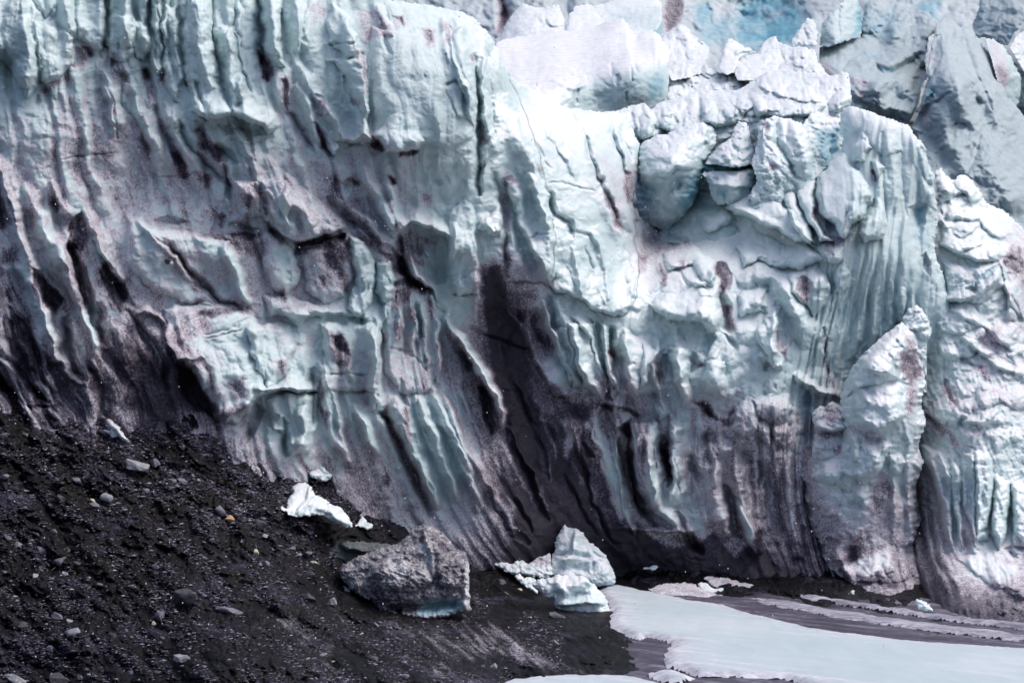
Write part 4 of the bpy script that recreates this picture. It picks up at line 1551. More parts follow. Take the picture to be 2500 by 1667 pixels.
mass('serac', 'rounded white block beside the wing shaped one, before the pink tinted swell', 'serac',
     "1790,175 1792,148 1810,140 1840,132 1860,128 1890,118 1905,125 1915,150 1900,185 1850,200", "1800,200", [(1790,170,161),(1860,130,167),(1910,150,165),(1850,195,158)], "", curl=20, lump=.8, lam=40, mat=M_FAR, seed=47)
mass('ice_hummock', 'pink tinted bumpy snow swell in front of the huge grey serac', 'ice hummock',
     "1845,130 1862,105 1880,90 1895,84 1900,100 1925,112 1960,112 1990,122 1998,145 2010,165 2030,190 2040,215", "1990,240 1850,230", [(1850,130,170),(1895,88,176),(1990,120,168),(2030,190,158),(1860,210,156),(1960,220,155)],
     "d 18 .22 1860,140 1930,150 1960,170 1900,165\ng 8 12 1880,110 1900,135\nD 12 .3 2000,150 2025,185", curl=30, lump=1.2, lam=40, mat=M_FAR, seed=49, crag=.3, rub=[("1860,110 1990,120 2020,200 1860,210",12,20,56,.35,10,.45)])
mass('serac', 'jumble of small white ice lumps between the grey shelf face and the terrace', 'serac',
     "1626,240 1632,200 1636,165 1648,150 1668,150 1690,172 1704,162 1726,152 1732,165 1745,168 1760,180 1785,172 1800,185 1830,180 1860,175 1850,210", "1800,260 1640,290", [(1630,230,157),(1660,150,166),(1730,155,166),(1850,180,164),(1700,260,153),(1800,240,155)],
     "s 14 16 1700,215 1690,180 1695,165\nP 10 20 1690,185 1698,200 1694,230\nb 14 12 1735,200 1755,195 1775,205 1770,220 1740,220\nb 14 14 1780,190 1800,175 1820,190 1810,215 1785,215", curl=20, lump=1.1, lam=34, mat=M_FAR, seed=51, crag=.6, rub=[("1640,160 1740,160 1860,180 1840,240 1640,270",26,16,52,.45,8,.45)])
# second terrace
mass('snow_terrace', 'long lumpy snow terrace in the middle distance above the rounded seracs', 'snow terrace',
     "1462,275 1500,270 1535,258 1560,252 1575,252 1590,264 1605,252 1640,240 1690,226 1738,220 1770,222 1810,215 1840,190 1870,176 1900,170 1950,172 2000,178 2028,184 2046,180 2058,172 2070,176 2078,200 2080,240 2076,275 2060,300", "2000,420 1600,420 1480,340",
     [(1470,280,140),(1560,254,144),(1650,240,146),(1740,222,149),(1850,182,154),(1950,172,154),(2060,176,151),(1550,310,138),(1650,300,139),(1750,290,140),(1850,270,140),(1950,270,140),(2060,280,141),(1600,400,137.5),(1800,360,137.5),(2000,380,138)],
     """
g 10 26 1702,230 1705,265 1710,300
b 16 26 1543,273 1581,262 1600,300 1587,337 1562,342
b 16 24 1598,268 1637,274 1633,321 1600,312
b 24 44 1706,236 1760,226 1830,229 1838,260 1808,297 1753,312 1710,298
b 26 46 1825,224 1880,184 1935,186 1985,221 2018,260 1996,280 1910,290 1841,280
b 18 30 2020,250 2045,222 2070,218 2078,250 2050,275 2025,275
P 14 34 1532,280 1545,275 1552,288 1540,300
b 16 24 1560,285 1590,262 1602,295 1590,335 1570,345
P 14 30 1640,275 1650,285 1660,300 1640,320
P 16 34 1800,250 1825,240 1838,260 1830,300 1805,290
g 9 20 1828,225 1840,265 1840,290
g 8 16 1960,190 1975,240 1990,260
g 6 18 2020,245 2040,225 2056,215
s 24 22 1850,215 1900,235 1960,250 2010,255
g 10 18 1870,190 1890,235
D 12 .15 1850,270 1900,280
n 30 .4 1560,290 1800,280 1800,380 1560,380
""", curl=22, curl_h=50, lump=1.1, lam=46, mat=M_FAR, seed=53, crag=.3, rub=[("1500,280 1700,250 1900,190 2060,190 2070,290 1900,290 1600,350",30,20,70,.35,7,.45)])
# hanging seracs
mass('serac', 'big rounded ice boulder serac with green tinged hollows beneath its snowy top', 'serac',
     "1552,500 1549,440 1556,400 1560,360 1566,346 1585,338 1606,326 1622,330 1640,320 1660,310 1690,300 1722,297 1740,304 1750,330 1751,350 1738,370 1725,392 1716,420 1708,460 1690,505 1660,540 1625,566 1590,552 1560,530", "1555,510",
     [(1552,440,131),(1640,330,133),(1730,300,135.5),(1745,350,135),(1600,430,127.5),(1660,420,127.5),(1700,450,130),(1625,560,131.5),(1650,380,127.5)],
     """
s 40 34 1556,420 1590,440 1605,428 1630,430 1650,412 1690,418
p 30 34 1560,430 1600,440 1640,428 1690,425 1690,470 1620,500 1560,470
P 20 40 1645,438 1660,430 1668,450 1655,462
u 18 .5 1645,435 1665,430 1670,455 1650,462
u 22 .35 1590,440 1620,440 1615,470 1595,470
u 26 .8 1690,430 1722,395 1712,450 1680,515 1660,500
u 20 .5 1560,440 1600,445 1590,500 1560,500
s 30 22 1735,350 1728,320 1722,305
P 12 22 1624,345 1634,345 1636,375 1626,370
P 12 20 1600,350 1615,345 1612,370
D 14 .15 1590,350 1640,345
n 30 1 1560,420 1720,400 1700,560 1560,560
""", curl=60, curl_h=120, lump=1.0, lam=46, seed=61, mat=M_FAR)
mass('serac', 'upper half of the split serac, a snowy wedge above a thin blue gap', 'serac',
     "1720,402 1728,382 1748,362 1768,345 1785,336 1790,310 1806,296 1822,296 1832,320 1836,350 1846,375 1846,400 1835,404 1800,410 1770,408 1745,402", "1730,402",
     [(1722,400,131),(1770,345,131.5),(1820,300,134),(1845,395,130.5),(1780,400,128.5)], "g 9 16 1785,340 1800,370 1795,400\nD 10 .2 1830,330 1844,350", curl=30, curl_h=40, lump=1.2, lam=34, seed=63, mat=M_FAR, crag=.4)
mass('serac', 'lower half of the split serac, squat ribbed block under the blue gap', 'serac',
     "1712,428 1718,418 1740,416 1780,418 1815,414 1838,406 1848,412 1852,440 1850,470 1835,490 1790,500 1750,500 1733,480 1730,450 1722,436", "1715,430",
     [(1715,425,130.5),(1780,420,129),(1850,415,130.5),(1850,470,130),(1740,480,129),(1790,460,127.5)], "s 20 22 1735,455 1780,458 1840,462\nu 12 .5 1745,465 1775,460 1780,475 1750,480\nn 20 1 1740,450 1850,450 1840,500 1740,500", curl=22, curl_h=30, lump=.8, lam=40, flute=.4, flam=22, seed=65, mat=M_FAR)
mass('serac', 'grey blue ice foot beneath the split serac, dark blue in its cracks', 'serac',
     "1580,590 1610,550 1640,510 1660,470 1670,430 1676,398 1760,400 1850,400 1870,430 1880,480", "1880,560 1700,600",
     [(1630,570,132),(1712,470,133),(1720,405,132),(1860,405,132),(1870,480,131),(1760,520,129.5),(1700,590,129)], "u 14 .9 1712,398 1850,400 1850,420 1715,420\nu 22 .45 1700,440 1716,440 1730,470 1690,510\nn 30 1 1620,400 1880,400 1880,600 1620,600", curl=18, lump=.7, lam=60, seed=67, mat=M_FAR)
mass('serac', 'leaning white ice slab with rounded top between the split serac and the fluted ridge', 'serac',
     "1862,310 1868,288 1890,282 1920,286 1950,298 1966,308 1980,340 1988,380 1996,400 2012,420 2014,450 2000,480", "1850,500 1862,380", [(1865,300,130.5),(1920,285,132.5),(1970,310,132),(2010,430,129),(1870,480,127),(1940,400,127)],
     "g 18 36 1895,290 1900,350 1930,400 1945,440\nr 26 30 1930,300 1960,360 1975,430\nP 14 30 1855,300 1876,300 1876,318 1860,330\nd 12 .5 1852,300 1880,305 1870,325\ng 12 26 1980,330 1990,380 1990,440\nD 16 .3 1880,390 1895,420\nn 20 .5 1850,370 2000,380 2000,500 1850,500", curl=30, curl_h=44, lump=1.2, lam=40, seed=69)
mass('serac', 'low dirty white ice lumps above the two finned blocks', 'serac',
     "1842,520 1824,480 1848,440 1832,400 1848,345 1850,300 1862,292 1872,330 1900,360 1930,420 1945,450 1940,480", "1920,530", [(1840,350,130),(1860,295,131),(1935,440,127.5),(1850,480,126),(1890,420,126)],
     "g 12 22 1850,340 1862,400\ng 12 24 1870,350 1890,420 1900,450\nD 18 .25 1880,400 1890,430\nn 20 .6 1840,400 1940,420 1920,520 1840,520", curl=24, lump=1.5, lam=34, seed=71, crag=.4)
mass('serac', 'blue shaded ice bay between the leaning slab and the fluted ridge top', 'serac',
     "1960,300 1975,280 1992,268 2005,272 2015,282 2040,284 2070,300", "2070,440 1990,440 1960,380", [(1965,290,135),(2000,270,137),(2065,300,136),(2030,400,132.5),(1980,420,132.5)],
     "u 30 .8 1995,320 2050,310 2050,380 2020,410 1998,360\np 30 30 1995,320 2050,310 2050,390 2020,410\nn 20 .7 1990,320 2060,320 2060,440 1990,440", curl=14, lump=1, lam=34, seed=73)

# pinnacles before the ridge
mass('snow_pinnacle', 'small white snow topped ice peak poking up behind the big pinnacle', 'ice pinnacle',
     "2196,800 2205,770 2218,752 2234,742 2252,752 2268,778 2276,800 2274,822 2262,834 2264,860", "2264,960 2200,960 2190,860",
     [(2200,790,119.6),(2235,745,120),(2270,790,119.5),(2230,850,119),(2200,950,119),(2260,950,119)], "s 20 20 2222,806 2240,810 2262,800\nb 10 8 2240,810 2262,806 2262,826 2245,826", curl=20, lump=.9, lam=36, seed=81)
mass('ice_pinnacle', 'leaning ice pinnacle with a bright snow crest and one brown dirt patch', 'ice pinnacle',
     "2095,1450 2075,1425 2050,1408 2022,1385 2005,1352 2000,1325 1984,1298 1972,1262 1976,1236 1962,1214 1966,1180 1950,1158 1952,1110 1966,1088 1985,1078 2012,1074 2044,1070 2054,1040 2050,1000 2052,960 2062,930 2080,895 2100,868 2128,842 2160,815 2190,792 2202,783 2218,802 2230,806 2240,830 2244,850 2238,858 2252,884 2262,930 2250,985 2264,1030 2243,1085 2256,1130 2235,1190 2252,1260 2230,1330 2258,1400 2248,1480",
     "2200,1500 2130,1490",
     [(2055,960,116.5),(2200,790,117),(2250,900,116.8),(2060,1000,115),(2130,900,114.6),(2130,1000,113),(2200,1000,113.5),(2250,1000,115.5),(1960,1100,116.6),(1980,1180,115.6),(2050,1150,114.6),(2100,1250,113.6),(2200,1200,115),(2240,1250,116),(2000,1330,113.8),(2080,1400,112.2),(2200,1400,112),(2150,1470,107.8),(2240,1480,108)],
     """
@ 1.2
b 30 46 2066,970 2085,920 2110,880 2150,840 2204,796 2220,850 2195,925 2150,935 2090,950
b 26 40 2082,950 2100,934 2140,924 2197,948 2210,1010 2192,1042 2142,1056 2100,1042 2080,1000
b 16 26 2070,1062 2098,1060 2100,1120 2082,1134
b 24 34 2085,1085 2150,1078 2152,1150 2112,1184 2080,1165
s 60 34 2105,900 2140,915 2178,920
r 30 30 2090,900 2130,870 2180,820 2205,795
s 40 30 2065,905 2100,870 2130,850
r 14 20 2090,930 2115,980 2112,985
s 36 30 2090,1035 2120,1050 2150,1055 2190,1030 2206,1010
p 24 26 2100,1050 2160,1060 2160,1120 2110,1120
s 40 34 2060,1160 2110,1180 2140,1160 2180,1090
b 22 30 2172,1110 2200,1105 2214,1130 2205,1155 2185,1165 2170,1145
b 30 24 2070,1100 2140,1090 2145,1130 2110,1170 2080,1165
P 16 34 2150,1110 2176,1090 2172,1140 2155,1150
r 14 20 2076,1050 2088,1080 2082,1130
g 8 16 2072,1080 2080,1130
g 12 24 2235,870 2245,960 2238,1050
P 16 20 2195,875 2240,865 2248,920 2225,930
r 12 20 2204,1020 2220,1080 2216,1160 2222,1250 2230,1350
g 8 18 2196,1160 2205,1230 2212,1330 2225,1420
r 12 18 2180,1165 2185,1240 2180,1330
P 14 26 2140,1150 2170,1160 2168,1200 2145,1190
d 10 .2 2000,1075 2052,1072 2052,1100 2000,1100
p 20 24 2060,1220 2110,1210 2110,1250 2070,1250
b 24 20 1962,1170 2040,1110 2060,1200 2040,1260 1990,1260
b 24 20 1920,1160 1960,1130 1966,1180 1955,1220 1950,1250 1930,1200
P 12 22 2010,1300 2050,1320 2050,1330 2015,1320
P 16 30 2060,1330 2092,1330 2096,1380 2070,1385
r 20 24 2035,1340 2070,1400 2090,1430
P 10 26 2045,1395 2054,1385 2060,1410
s 40 20 2090,1420 2150,1425 2190,1420
P 14 28 2135,1400 2148,1395 2150,1430 2138,1430
P 14 28 2160,1400 2185,1390 2190,1420 2165,1430
g 10 24 2190,1330 2195,1390 2215,1460
g 10 24 2215,1330 2225,1400 2245,1460
b 20 16 2080,1180 2120,1180 2125,1240 2090,1240
c 30 .9 2070,880 2200,800 2200,1020 2150,1060 2070,1030
d 14 1.0 2190,862 2236,860 2248,920 2225,935 2205,905
d 14 .5 2205,810 2235,830 2232,860 2210,850
D 20 .35 2225,930 2225,980 2215,1020
d 12 .5 2070,1030 2110,1045 2165,1055 2150,1075 2080,1060
c 22 .8 2075,1085 2150,1085 2190,1130 2215,1160 2120,1180 2080,1160
d 14 .4 2140,1150 2170,1165 2170,1190 2140,1180
d 16 .6 1960,1090 2050,1085 2050,1110 1990,1110
c 26 .6 1980,1120 2040,1120 2050,1180 2000,1200
d 16 .7 2080,1310 2100,1305 2108,1340 2090,1370 2062,1370 2070,1330
d 20 .5 2130,1180 2180,1190 2150,1260 2120,1240
D 16 .5 2240,1180 2250,1280
c 16 .7 2060,1390 2170,1330 2180,1380 2140,1400 2080,1420
d 12 .6 2055,1395 2190,1420 2190,1435 2060,1415
""", snow=1.0, curl=56, curl_h=120, lump=.6, lam=60, flute=.35, flam=46, ragged=2.5, seed=83, rub=[("2150,830 2200,800 2240,900 2240,960 2180,900",8,14,36,.4,2,.5),("1980,1080 2200,1080 2230,1400 2060,1400",14,24,70,.3,3,.5)], dirt_ctrl=[(2060,950,.02),(2200,800,.02),(2130,1000,.0),(2240,1000,.12),(2060,1100,.10),(1970,1120,.48),(1960,1200,.42),(2050,1200,.16),(2100,1240,.14),(2200,1200,.22),(2240,1300,.3),(2000,1300,.60),(2100,1340,.46),(2060,1420,.52),(2200,1420,.50),(2150,1300,.34)])

mass('ice_ledge', 'small gritty ice ledge wedged between the blue grotto and the pinnacle', 'ice ledge',
     "1984,1075 1990,1045 1980,1028 1984,1004 1998,988 2014,990 2030,976 2048,984 2066,996 2080,1040 2070,1090", "2070,1140 2000,1140 1980,1110",
     [(1984,1040,116.3),(2030,978,117.2),(2070,1000,116.6),(2000,1130,115.4),(2060,1130,115.2),(2030,1040,115.8)], "s 26 24 1990,1045 2030,1056 2066,1050\nd 12 .4 2005,990 2050,985 2055,1025 2015,1035\nd 10 .6 1998,1050 2060,1056 2060,1072 2000,1070", curl=18, lump=1.0, lam=30, seed=87, dirt=.16, rub=[("1990,990 2060,985 2065,1120 1995,1120",8,14,34,.4,6,.5)])

# right flank
mass('ice_slope', 'rough pinkish white ice slope with pillared foot on the right edge', 'ice slope',
     "2262,520 2276,450 2284,420 2296,405 2310,425 2326,440 2336,428 2350,424 2372,436 2392,462 2404,486 2420,500 2450,512 2476,535 2510,565 2560,600 2640,650 2760,690 2900,700",
     "2900,1640 2240,1560 2225,1400 2240,1100 2250,900",
     [(2240,1100,121),(2235,1300,118),(2235,1450,112),(2284,430,133),(2340,430,135),(2400,490,134),(2500,560,135),(2640,650,138),(2900,700,140),(2900,1100,122),(2900,1600,96),(2290,600,128),(2400,620,126.5),(2500,700,128),(2640,800,130),(2330,760,124.5),(2450,800,124),(2300,900,122),(2400,950,119.5),(2500,950,121),(2640,1000,124),(2300,1150,117),(2380,1100,115.5),(2450,1150,116),(2540,1150,117),(2300,1350,112.5),(2400,1340,111.5),(2500,1340,112),(2640,1300,114),(2290,1420,108.5),(2400,1400,108),(2480,1420,105),(2300,1510,102.5),(2500,1530,98.5),(2640,1540,97)],
     """
s 36 30 2290,470 2330,480 2356,470 2372,500
b 30 26 2286,440 2318,430 2330,460 2322,485 2290,480
b 20 22 2320,435 2345,425 2375,440 2388,470 2370,480 2330,455
P 8 16 2342,462 2352,462 2350,470
g 12 24 2312,490 2305,520 2310,540
s 36 24 2310,535 2390,540 2400,560 2450,590
g 10 18 2395,520 2395,565
s 60 40 2290,600 2380,640 2440,640
p 12 14 2350,605 2362,608 2366,622 2354,620
P 12 40 2396,682 2405,665 2440,645 2430,662 2402,690
P 12 40 2356,705 2378,700 2382,690 2392,715 2375,735 2356,735
u 12 .5 2396,682 2405,665 2440,645 2430,662 2402,690
s 30 30 2300,735 2350,738 2395,725 2440,680 2452,640
s 30 30 2440,690 2456,720 2460,780
g 12 24 2455,650 2465,720 2490,760
g 8 20 2470,780 2485,800 2476,820
s 30 20 2320,760 2400,800 2470,860
g 10 18 2370,855 2400,870 2430,880
s 24 22 2340,820 2390,860 2430,900 2500,920
g 12 22 2330,830 2350,880 2400,900
b 24 26 2390,930 2440,945 2450,980 2400,1000 2380,960
g 9 18 2310,960 2340,1000 2370,1010
s 30 26 2350,1030 2400,1040 2440,1010
P 16 40 2300,920 2318,930 2325,980 2312,985
P 14 34 2250,1005 2280,1020 2305,1060 2290,1060 2262,1030
d 16 .7 2262,1010 2300,1035 2305,1065 2280,1055
b 20 24 2340,1040 2375,1030 2390,1060 2380,1090 2350,1080
g 12 24 2320,1060 2330,1100 2370,1130
r 20 30 2245,1100 2280,1160 2310,1230 2320,1330
r 18 30 2290,1100 2325,1180 2340,1270 2350,1340
r 18 30 2330,1130 2352,1200 2360,1290 2380,1350
r 20 36 2375,1100 2382,1200 2380,1280 2385,1340
b 18 30 2380,1100 2410,1090 2424,1130 2428,1200 2412,1290 2385,1300
b 18 30 2428,1160 2450,1160 2466,1200 2460,1300 2440,1330 2418,1290
b 20 30 2470,1180 2510,1160 2540,1260 2500,1330 2468,1290
g 8 14 2424,1140 2426,1220 2412,1300
g 8 12 2466,1200 2462,1290
B 18 28 2240,1084 2298,1101 2321,1159 2324,1280 2330,1350 2300,1300 2280,1159
B 10 22 2323,1116 2344,1139 2347,1250 2352,1340 2328,1260
B 12 26 2346,1098 2378,1110 2382,1216 2384,1340 2352,1230
B 16 32 2378,1098 2415,1110 2424,1144 2422,1216 2412,1320 2384,1320
B 16 32 2428,1167 2464,1173 2468,1230 2460,1310 2440,1345 2414,1300
B 18 34 2470,1185 2560,1187 2560,1350 2472,1330
B 26 30 2300,640 2380,650 2430,640 2450,690 2400,740 2310,735
B 24 26 2440,640 2500,680 2500,780 2460,740
B 24 24 2300,540 2390,545 2400,600 2330,620 2296,600
P 12 34 2450,1340 2470,1330 2485,1360 2470,1370
P 14 40 2460,1345 2500,1350 2500,1375 2475,1372
b 26 26 2330,1360 2400,1352 2480,1370 2490,1410 2470,1440 2420,1430
b 14 16 2480,1430 2510,1420 2520,1450 2490,1460
g 14 22 2270,1240 2280,1330 2300,1400
g 12 22 2240,1250 2255,1350 2290,1440
r 12 20 2230,1280 2245,1380 2280,1470
r 14 20 2260,1260 2275,1360 2320,1450
r 14 18 2280,1250 2300,1360 2350,1450
P 6 12 2372,1398 2395,1402 2402,1408 2375,1404
d 12 .6 2450,635 2470,600 2490,640 2480,680
d 14 .35 2500,640 2500,700 2480,660
D 10 .4 2485,600 2500,660
d 18 .3 2380,820 2440,800 2440,860
D 14 .4 2390,890 2420,930
d 12 .4 2330,940 2340,985 2325,1000 2318,960
D 12 .4 2300,930 2320,990
D 14 .4 2300,1040 2340,1090 2370,1120
d 14 .3 2370,1050 2385,1055 2380,1080
c 24 .8 2340,1080 2360,1080 2390,1300 2330,1200
c 20 .9 2385,1110 2540,1110 2540,1320 2385,1300
d 20 .4 2360,1200 2385,1330 2350,1340
C 14 .8 2310,1190 2335,1290 2350,1350
c 20 .7 2350,1370 2480,1375 2470,1410 2400,1420
""", curl=26, lump=.7, lam=46, flute=.7, flam=40, shear=.35, seed=91, rub=[("2290,440 2400,490 2500,600 2500,650 2300,600",16,18,60,.35,4,.45),("2300,760 2500,820 2500,1080 2320,1060",24,26,90,.35,5,.5),("2420,1420 2500,1400 2500,1500 2440,1490",14,12,34,.5,6,.45)], g=2.4, dirt_ctrl=[(2290,450,.04),(2450,560,.10),(2350,620,.0),(2400,700,.0),(2500,650,.25),(2330,780,.10),(2450,820,.14),(2320,860,.08),(2400,930,.14),(2500,900,.14),(2300,1000,.14),(2380,1030,.14),(2500,1050,.08),(2300,1150,.12),(2450,1150,.02),(2280,1270,.42),(2350,1250,.16),(2500,1250,.05),(2280,1380,.60),(2350,1350,.22),(2450,1360,.22),(2400,1400,.05),(2300,1445,.95),(2420,1465,.75),(2500,1450,.5),(2350,1530,1.1),(2500,1530,.9)], crag=.25)
# ------------------------------------------------------------------ moraine, lake
LAKE_Z = 0.1
def lakeY(py):
    return (EYE - LAKE_Z) * FPX / (py - 833.5)
G = Field(-240, 925, 2300, 1840, 2.0, 98.0,
  [(-240,955,96.2),(0,990,98.6),(200,1010,100.2),(330,1030,101.3),(500,1010,102.6),(600,1068,104.4),(700,1120,105.6),(790,1165,107),(1000,1290,111),(1150,1330,112.5),(1260,1365,114),(1400,1380,117.6),(1520,1355,118.8),(1520,1396,116.4),(1520,1422,113.6),(1700,1345,118.4),(1700,1402,114.6),(1850,1365,117),(2000,1400,113.4),(1700,1438,111.3),(1850,1415,113),(1850,1452,108.9),(2000,1440,109.5),(2000,1472,105.5),(2150,1466,106.6),(2150,1494,102.0),(2290,1500,102),(2290,1512,99.2),
   (-240,1300,87),(0,1300,90),(300,1300,93),(600,1350,95.3),(800,1350,101),(900,1500,95.2),(1150,1480,103),(1300,1470,105.5),(1340,1455,108.5),(1470,1490,102.6),(1330,1490,101.4),(1400,1520,96.9),(1470,1546,93.8),
   (-240,1840,68),(0,1667,79.5),(500,1667,78.2),(750,1667,77.9),(1000,1667,77.9),(1150,1660,79.8),(1200,1672,80.3),(1000,1580,87),(1150,1590,86.8),(1250,1580,89.0),(1300,1640,82.6),(1450,1630,83.8),(1400,1560,92.0),(1540,1555,93.6),(1600,1580,91.5),(1620,1640,84.5),(1000,1840,69.5),(600,1840,71),(1600,1700,79.5),(1700,1560,94.8),(1700,1500,103.2),(2000,1520,101),(2000,1600,91.5),(2000,1840,71),(2150,1600,91.8)], warp=6, seed=4)
X, Y = G.X, G.Y
G.D += 26 * fbm(X / 260, Y / 150, 3, 101) * sstep(1700, 1400, X)
sh = X * .8 + Y * .62
shv = -X * .62 + Y * .8
land = np.maximum(sstep(1640, 1480, X + (Y - 1500) * .3), .7 * sstep(10, -6, Y - (1424 + (X - 1500) * .098)))
G.D -= land * 26 * billow(sh / 130, shv / 70, 3, 103)
G.D -= land * 9.0 * billow(G.Xw / 34, G.Yw / 22, 3, 107)
G.D += land * 9.0 * np.clip(worley(G.Xw / 17, G.Yw / 12, 3) - .25, -.2, .5)
G.D += land * 5.0 * np.clip(worley(G.Xw / 8, G.Yw / 6.5, 9) - .3, -.3, .4)
G.D += 2.2 * fbm(X / 7, Y / 6, 3, 109, .6)
bank = sstep(1420, 1500, X) * sstep(14, -6, Y - (1424 + (X - 1500) * .098))
G.D += bank * (22 * fbm(X / 60, Y / 26, 3, 115) - 10 * billow(G.Xw / 24, G.Yw / 12, 2, 117))
G.strokes("""
b 60 60 430,1600 480,1510 560,1500 640,1550 660,1640 560,1690 460,1680
b 40 46 480,1630 560,1585 700,1600 760,1650 640,1700 500,1700
b 34 34 715,1275 740,1258 790,1262 830,1290 790,1310 730,1300
b 50 50 1000,1660 1040,1610 1110,1590 1200,1615 1240,1660 1180,1700 1020,1700
b 40 40 880,1630 920,1600 960,1600 990,1640 960,1680 900,1680
b 34 34 1200,1600 1255,1580 1300,1585 1340,1610 1340,1650 1260,1660 1210,1640
g 30 34 140,1110 190,1180 260,1240
g 26 30 20,1100 60,1180 120,1260 200,1340
g 30 40 560,1400 640,1480 740,1540 860,1600
g 30 34 700,1500 800,1560 900,1620
r 30 30 640,1440 720,1520 820,1590 900,1650
r 24 24 820,1500 950,1560 1100,1600
s 40 30 800,1470 860,1510 930,1530 980,1540
G 40 50 830,1500 900,1540 1000,1560
b 30 30 380,1440 420,1400 470,1390 500,1430 470,1500 410,1500
b 40 40 110,1560 160,1500 230,1520 220,1590 150,1610
r 26 24 1080,1500 1200,1560 1300,1620 1400,1660
r 22 20 1120,1540 1220,1590 1340,1650
g 20 20 1270,1520 1350,1560 1480,1580
b 26 26 1380,1580 1450,1570 1520,1590 1500,1620 1420,1620
""")
G.dirt += 0
# old snow in the grit
for ln in """640,1455 720,1530 800,1580 0.55 26
700,1600 790,1640 860,1670 0.5 30
690,1520 740,1560 810,1620 0.5 24
1080,1500 1180,1560 1300,1610 0.75 34
960,1530 1080,1570 1200,1590 0.7 36
1200,1540 1280,1590 1420,1655 0.75 30
1150,1470 1180,1510 1260,1560 0.45 26
1050,1640 1150,1600 1180,1590 0.3 24
820,1500 900,1560 980,1600 0.4 26
1000,1600 1080,1640 1160,1665 0.5 24
100,1060 190,1090 290,1105 0.28 40
0,1090 60,1120 120,1150 0.22 40
380,1060 500,1100 620,1160 0.22 50
560,1190 640,1260 720,1320 0.18 50""".splitlines():
    q = ln.split()
    pts = P_(' '.join(q[:3]))
    d, t, sd = pdist(G.Xw, G.Yw, pts)
    G.blue += 0.45 * float(q[3]) * np.clip(1 - d / float(q[4]), 0, 1) ** 0.7
stk = fbm((X * .62 - Y * .78) / 12, (X * .78 + Y * .62) / 60, 3, 88)
G.blue *= np.clip(1 + 1.1 * stk, 0, 2)
G.blue += 0.12 * land * (1 + fbm(X / 200, Y / 120, 2, 77))
G.blue *= 1 - 0.8 * sstep(1480, 1600, Y) * sstep(620, 420, X)
G.blue *= 1 - 0.5 * sstep(1350, 1500, Y) * sstep(600, 400, X)
moraine = build_sheet('moraine_slope', G, np.ones_like(X, bool), M_GROUND, 8)
tag(moraine, kind='structure')


def lake_material(name, white):
    m, t, b = nodes(name)
    geo = N(t, 'ShaderNodeNewGeometry')
    m0 = N(t, 'ShaderNodeMapping')
    m0.inputs['Rotation'].default_value = (0, 0, math.radians(36))
    t.links.new(geo.outputs['Position'], m0.inputs['Vector'])
    mp = N(t, 'ShaderNodeMapping')
    mp.inputs['Scale'].default_value = (0.13, 1.0, 1.0)
    t.links.new(m0.outputs[0], mp.inputs['Vector'])
    st = noise_(t, mp.outputs[0], 1.5, 6.0, 0.68)
    fine = noise_(t, geo.outputs['Position'], 3.0, 4.0, 0.6)
    big = noise_(t, geo.outputs['Position'], 0.12, 3.0, 0.5)
    if white:
        v = math_(t, 'ADD', math_(t, 'MULTIPLY', st, 0.35), math_(t, 'ADD', math_(t, 'MULTIPLY', fine, 0.15), math_(t, 'MULTIPLY', big, 0.5)))
        col = ramp_(t, v, [(0.34, (0.41, 0.50, 0.54)), (0.52, (0.47, 0.55, 0.59)), (0.66, (0.60, 0.63, 0.67))])
    else:
        v = math_(t, 'ADD', math_(t, 'MULTIPLY', st, 0.75), math_(t, 'MULTIPLY', fine, 0.3))
        col = ramp_(t, v, [(0.40, (0.035, 0.031, 0.046)), (0.54, (0.085, 0.078, 0.11)), (0.66, (0.24, 0.23, 0.29)), (0.78, (0.48, 0.48, 0.56))])
    if white:      # wind-packed snow and slush along the margin of a sheet
        ra = N(t, 'ShaderNodeAttribute')
        ra.attribute_name = 'rim'
        rf = math_(t, 'ADD', ra.outputs['Fac'], math_(t, 'MULTIPLY', math_(t, 'SUBTRACT', st, 0.5), 1.6))
        rim = ramp_(t, math_(t, 'ADD', math_(t, 'MULTIPLY', st, 0.6), math_(t, 'MULTIPLY', fine, 0.5)), [(0.38, (0.16, 0.15, 0.19)), (0.52, (0.50, 0.49, 0.56)), (0.66, (0.68, 0.68, 0.74))])
        col = mix_(t, math_(t, 'MULTIPLY_ADD', rf, 1.5, -0.35, True), col, rim)
    t.links.new(col, b.inputs['Base Color'])
    b.inputs['Roughness'].default_value = 0.6 if white else 0.5
    b.inputs['Specular IOR Level'].default_value = 0.25
    bump = N(t, 'ShaderNodeBump')
    bump.inputs['Strength'].default_value = 0.35
    bump.inputs['Distance'].default_value = 0.05
    t.links.new(v, bump.inputs['Height'])
    t.links.new(bump.outputs[0], b.inputs['Normal'])
    return m


M_SLUSH = lake_material('dirty_lake_ice', False)
M_SHEET = lake_material('snow_covered_lake_ice', True)
M_BAND = lake_material('grey_lake_ice', True)
for nd in M_BAND.node_tree.nodes:
    if nd.type == 'VALTORGB':
        for el, c in zip(nd.color_ramp.elements, ((.07, .065, .09, 1), (.28, .27, .33, 1), (.50, .49, .56, 1))):
            el.color = c


def on_lake(px, py, z=LAKE_Z):
    yy = (EYE - z) * FPX / (py - 833.5)
    return ((px - 1250) / FPX * yy, yy)


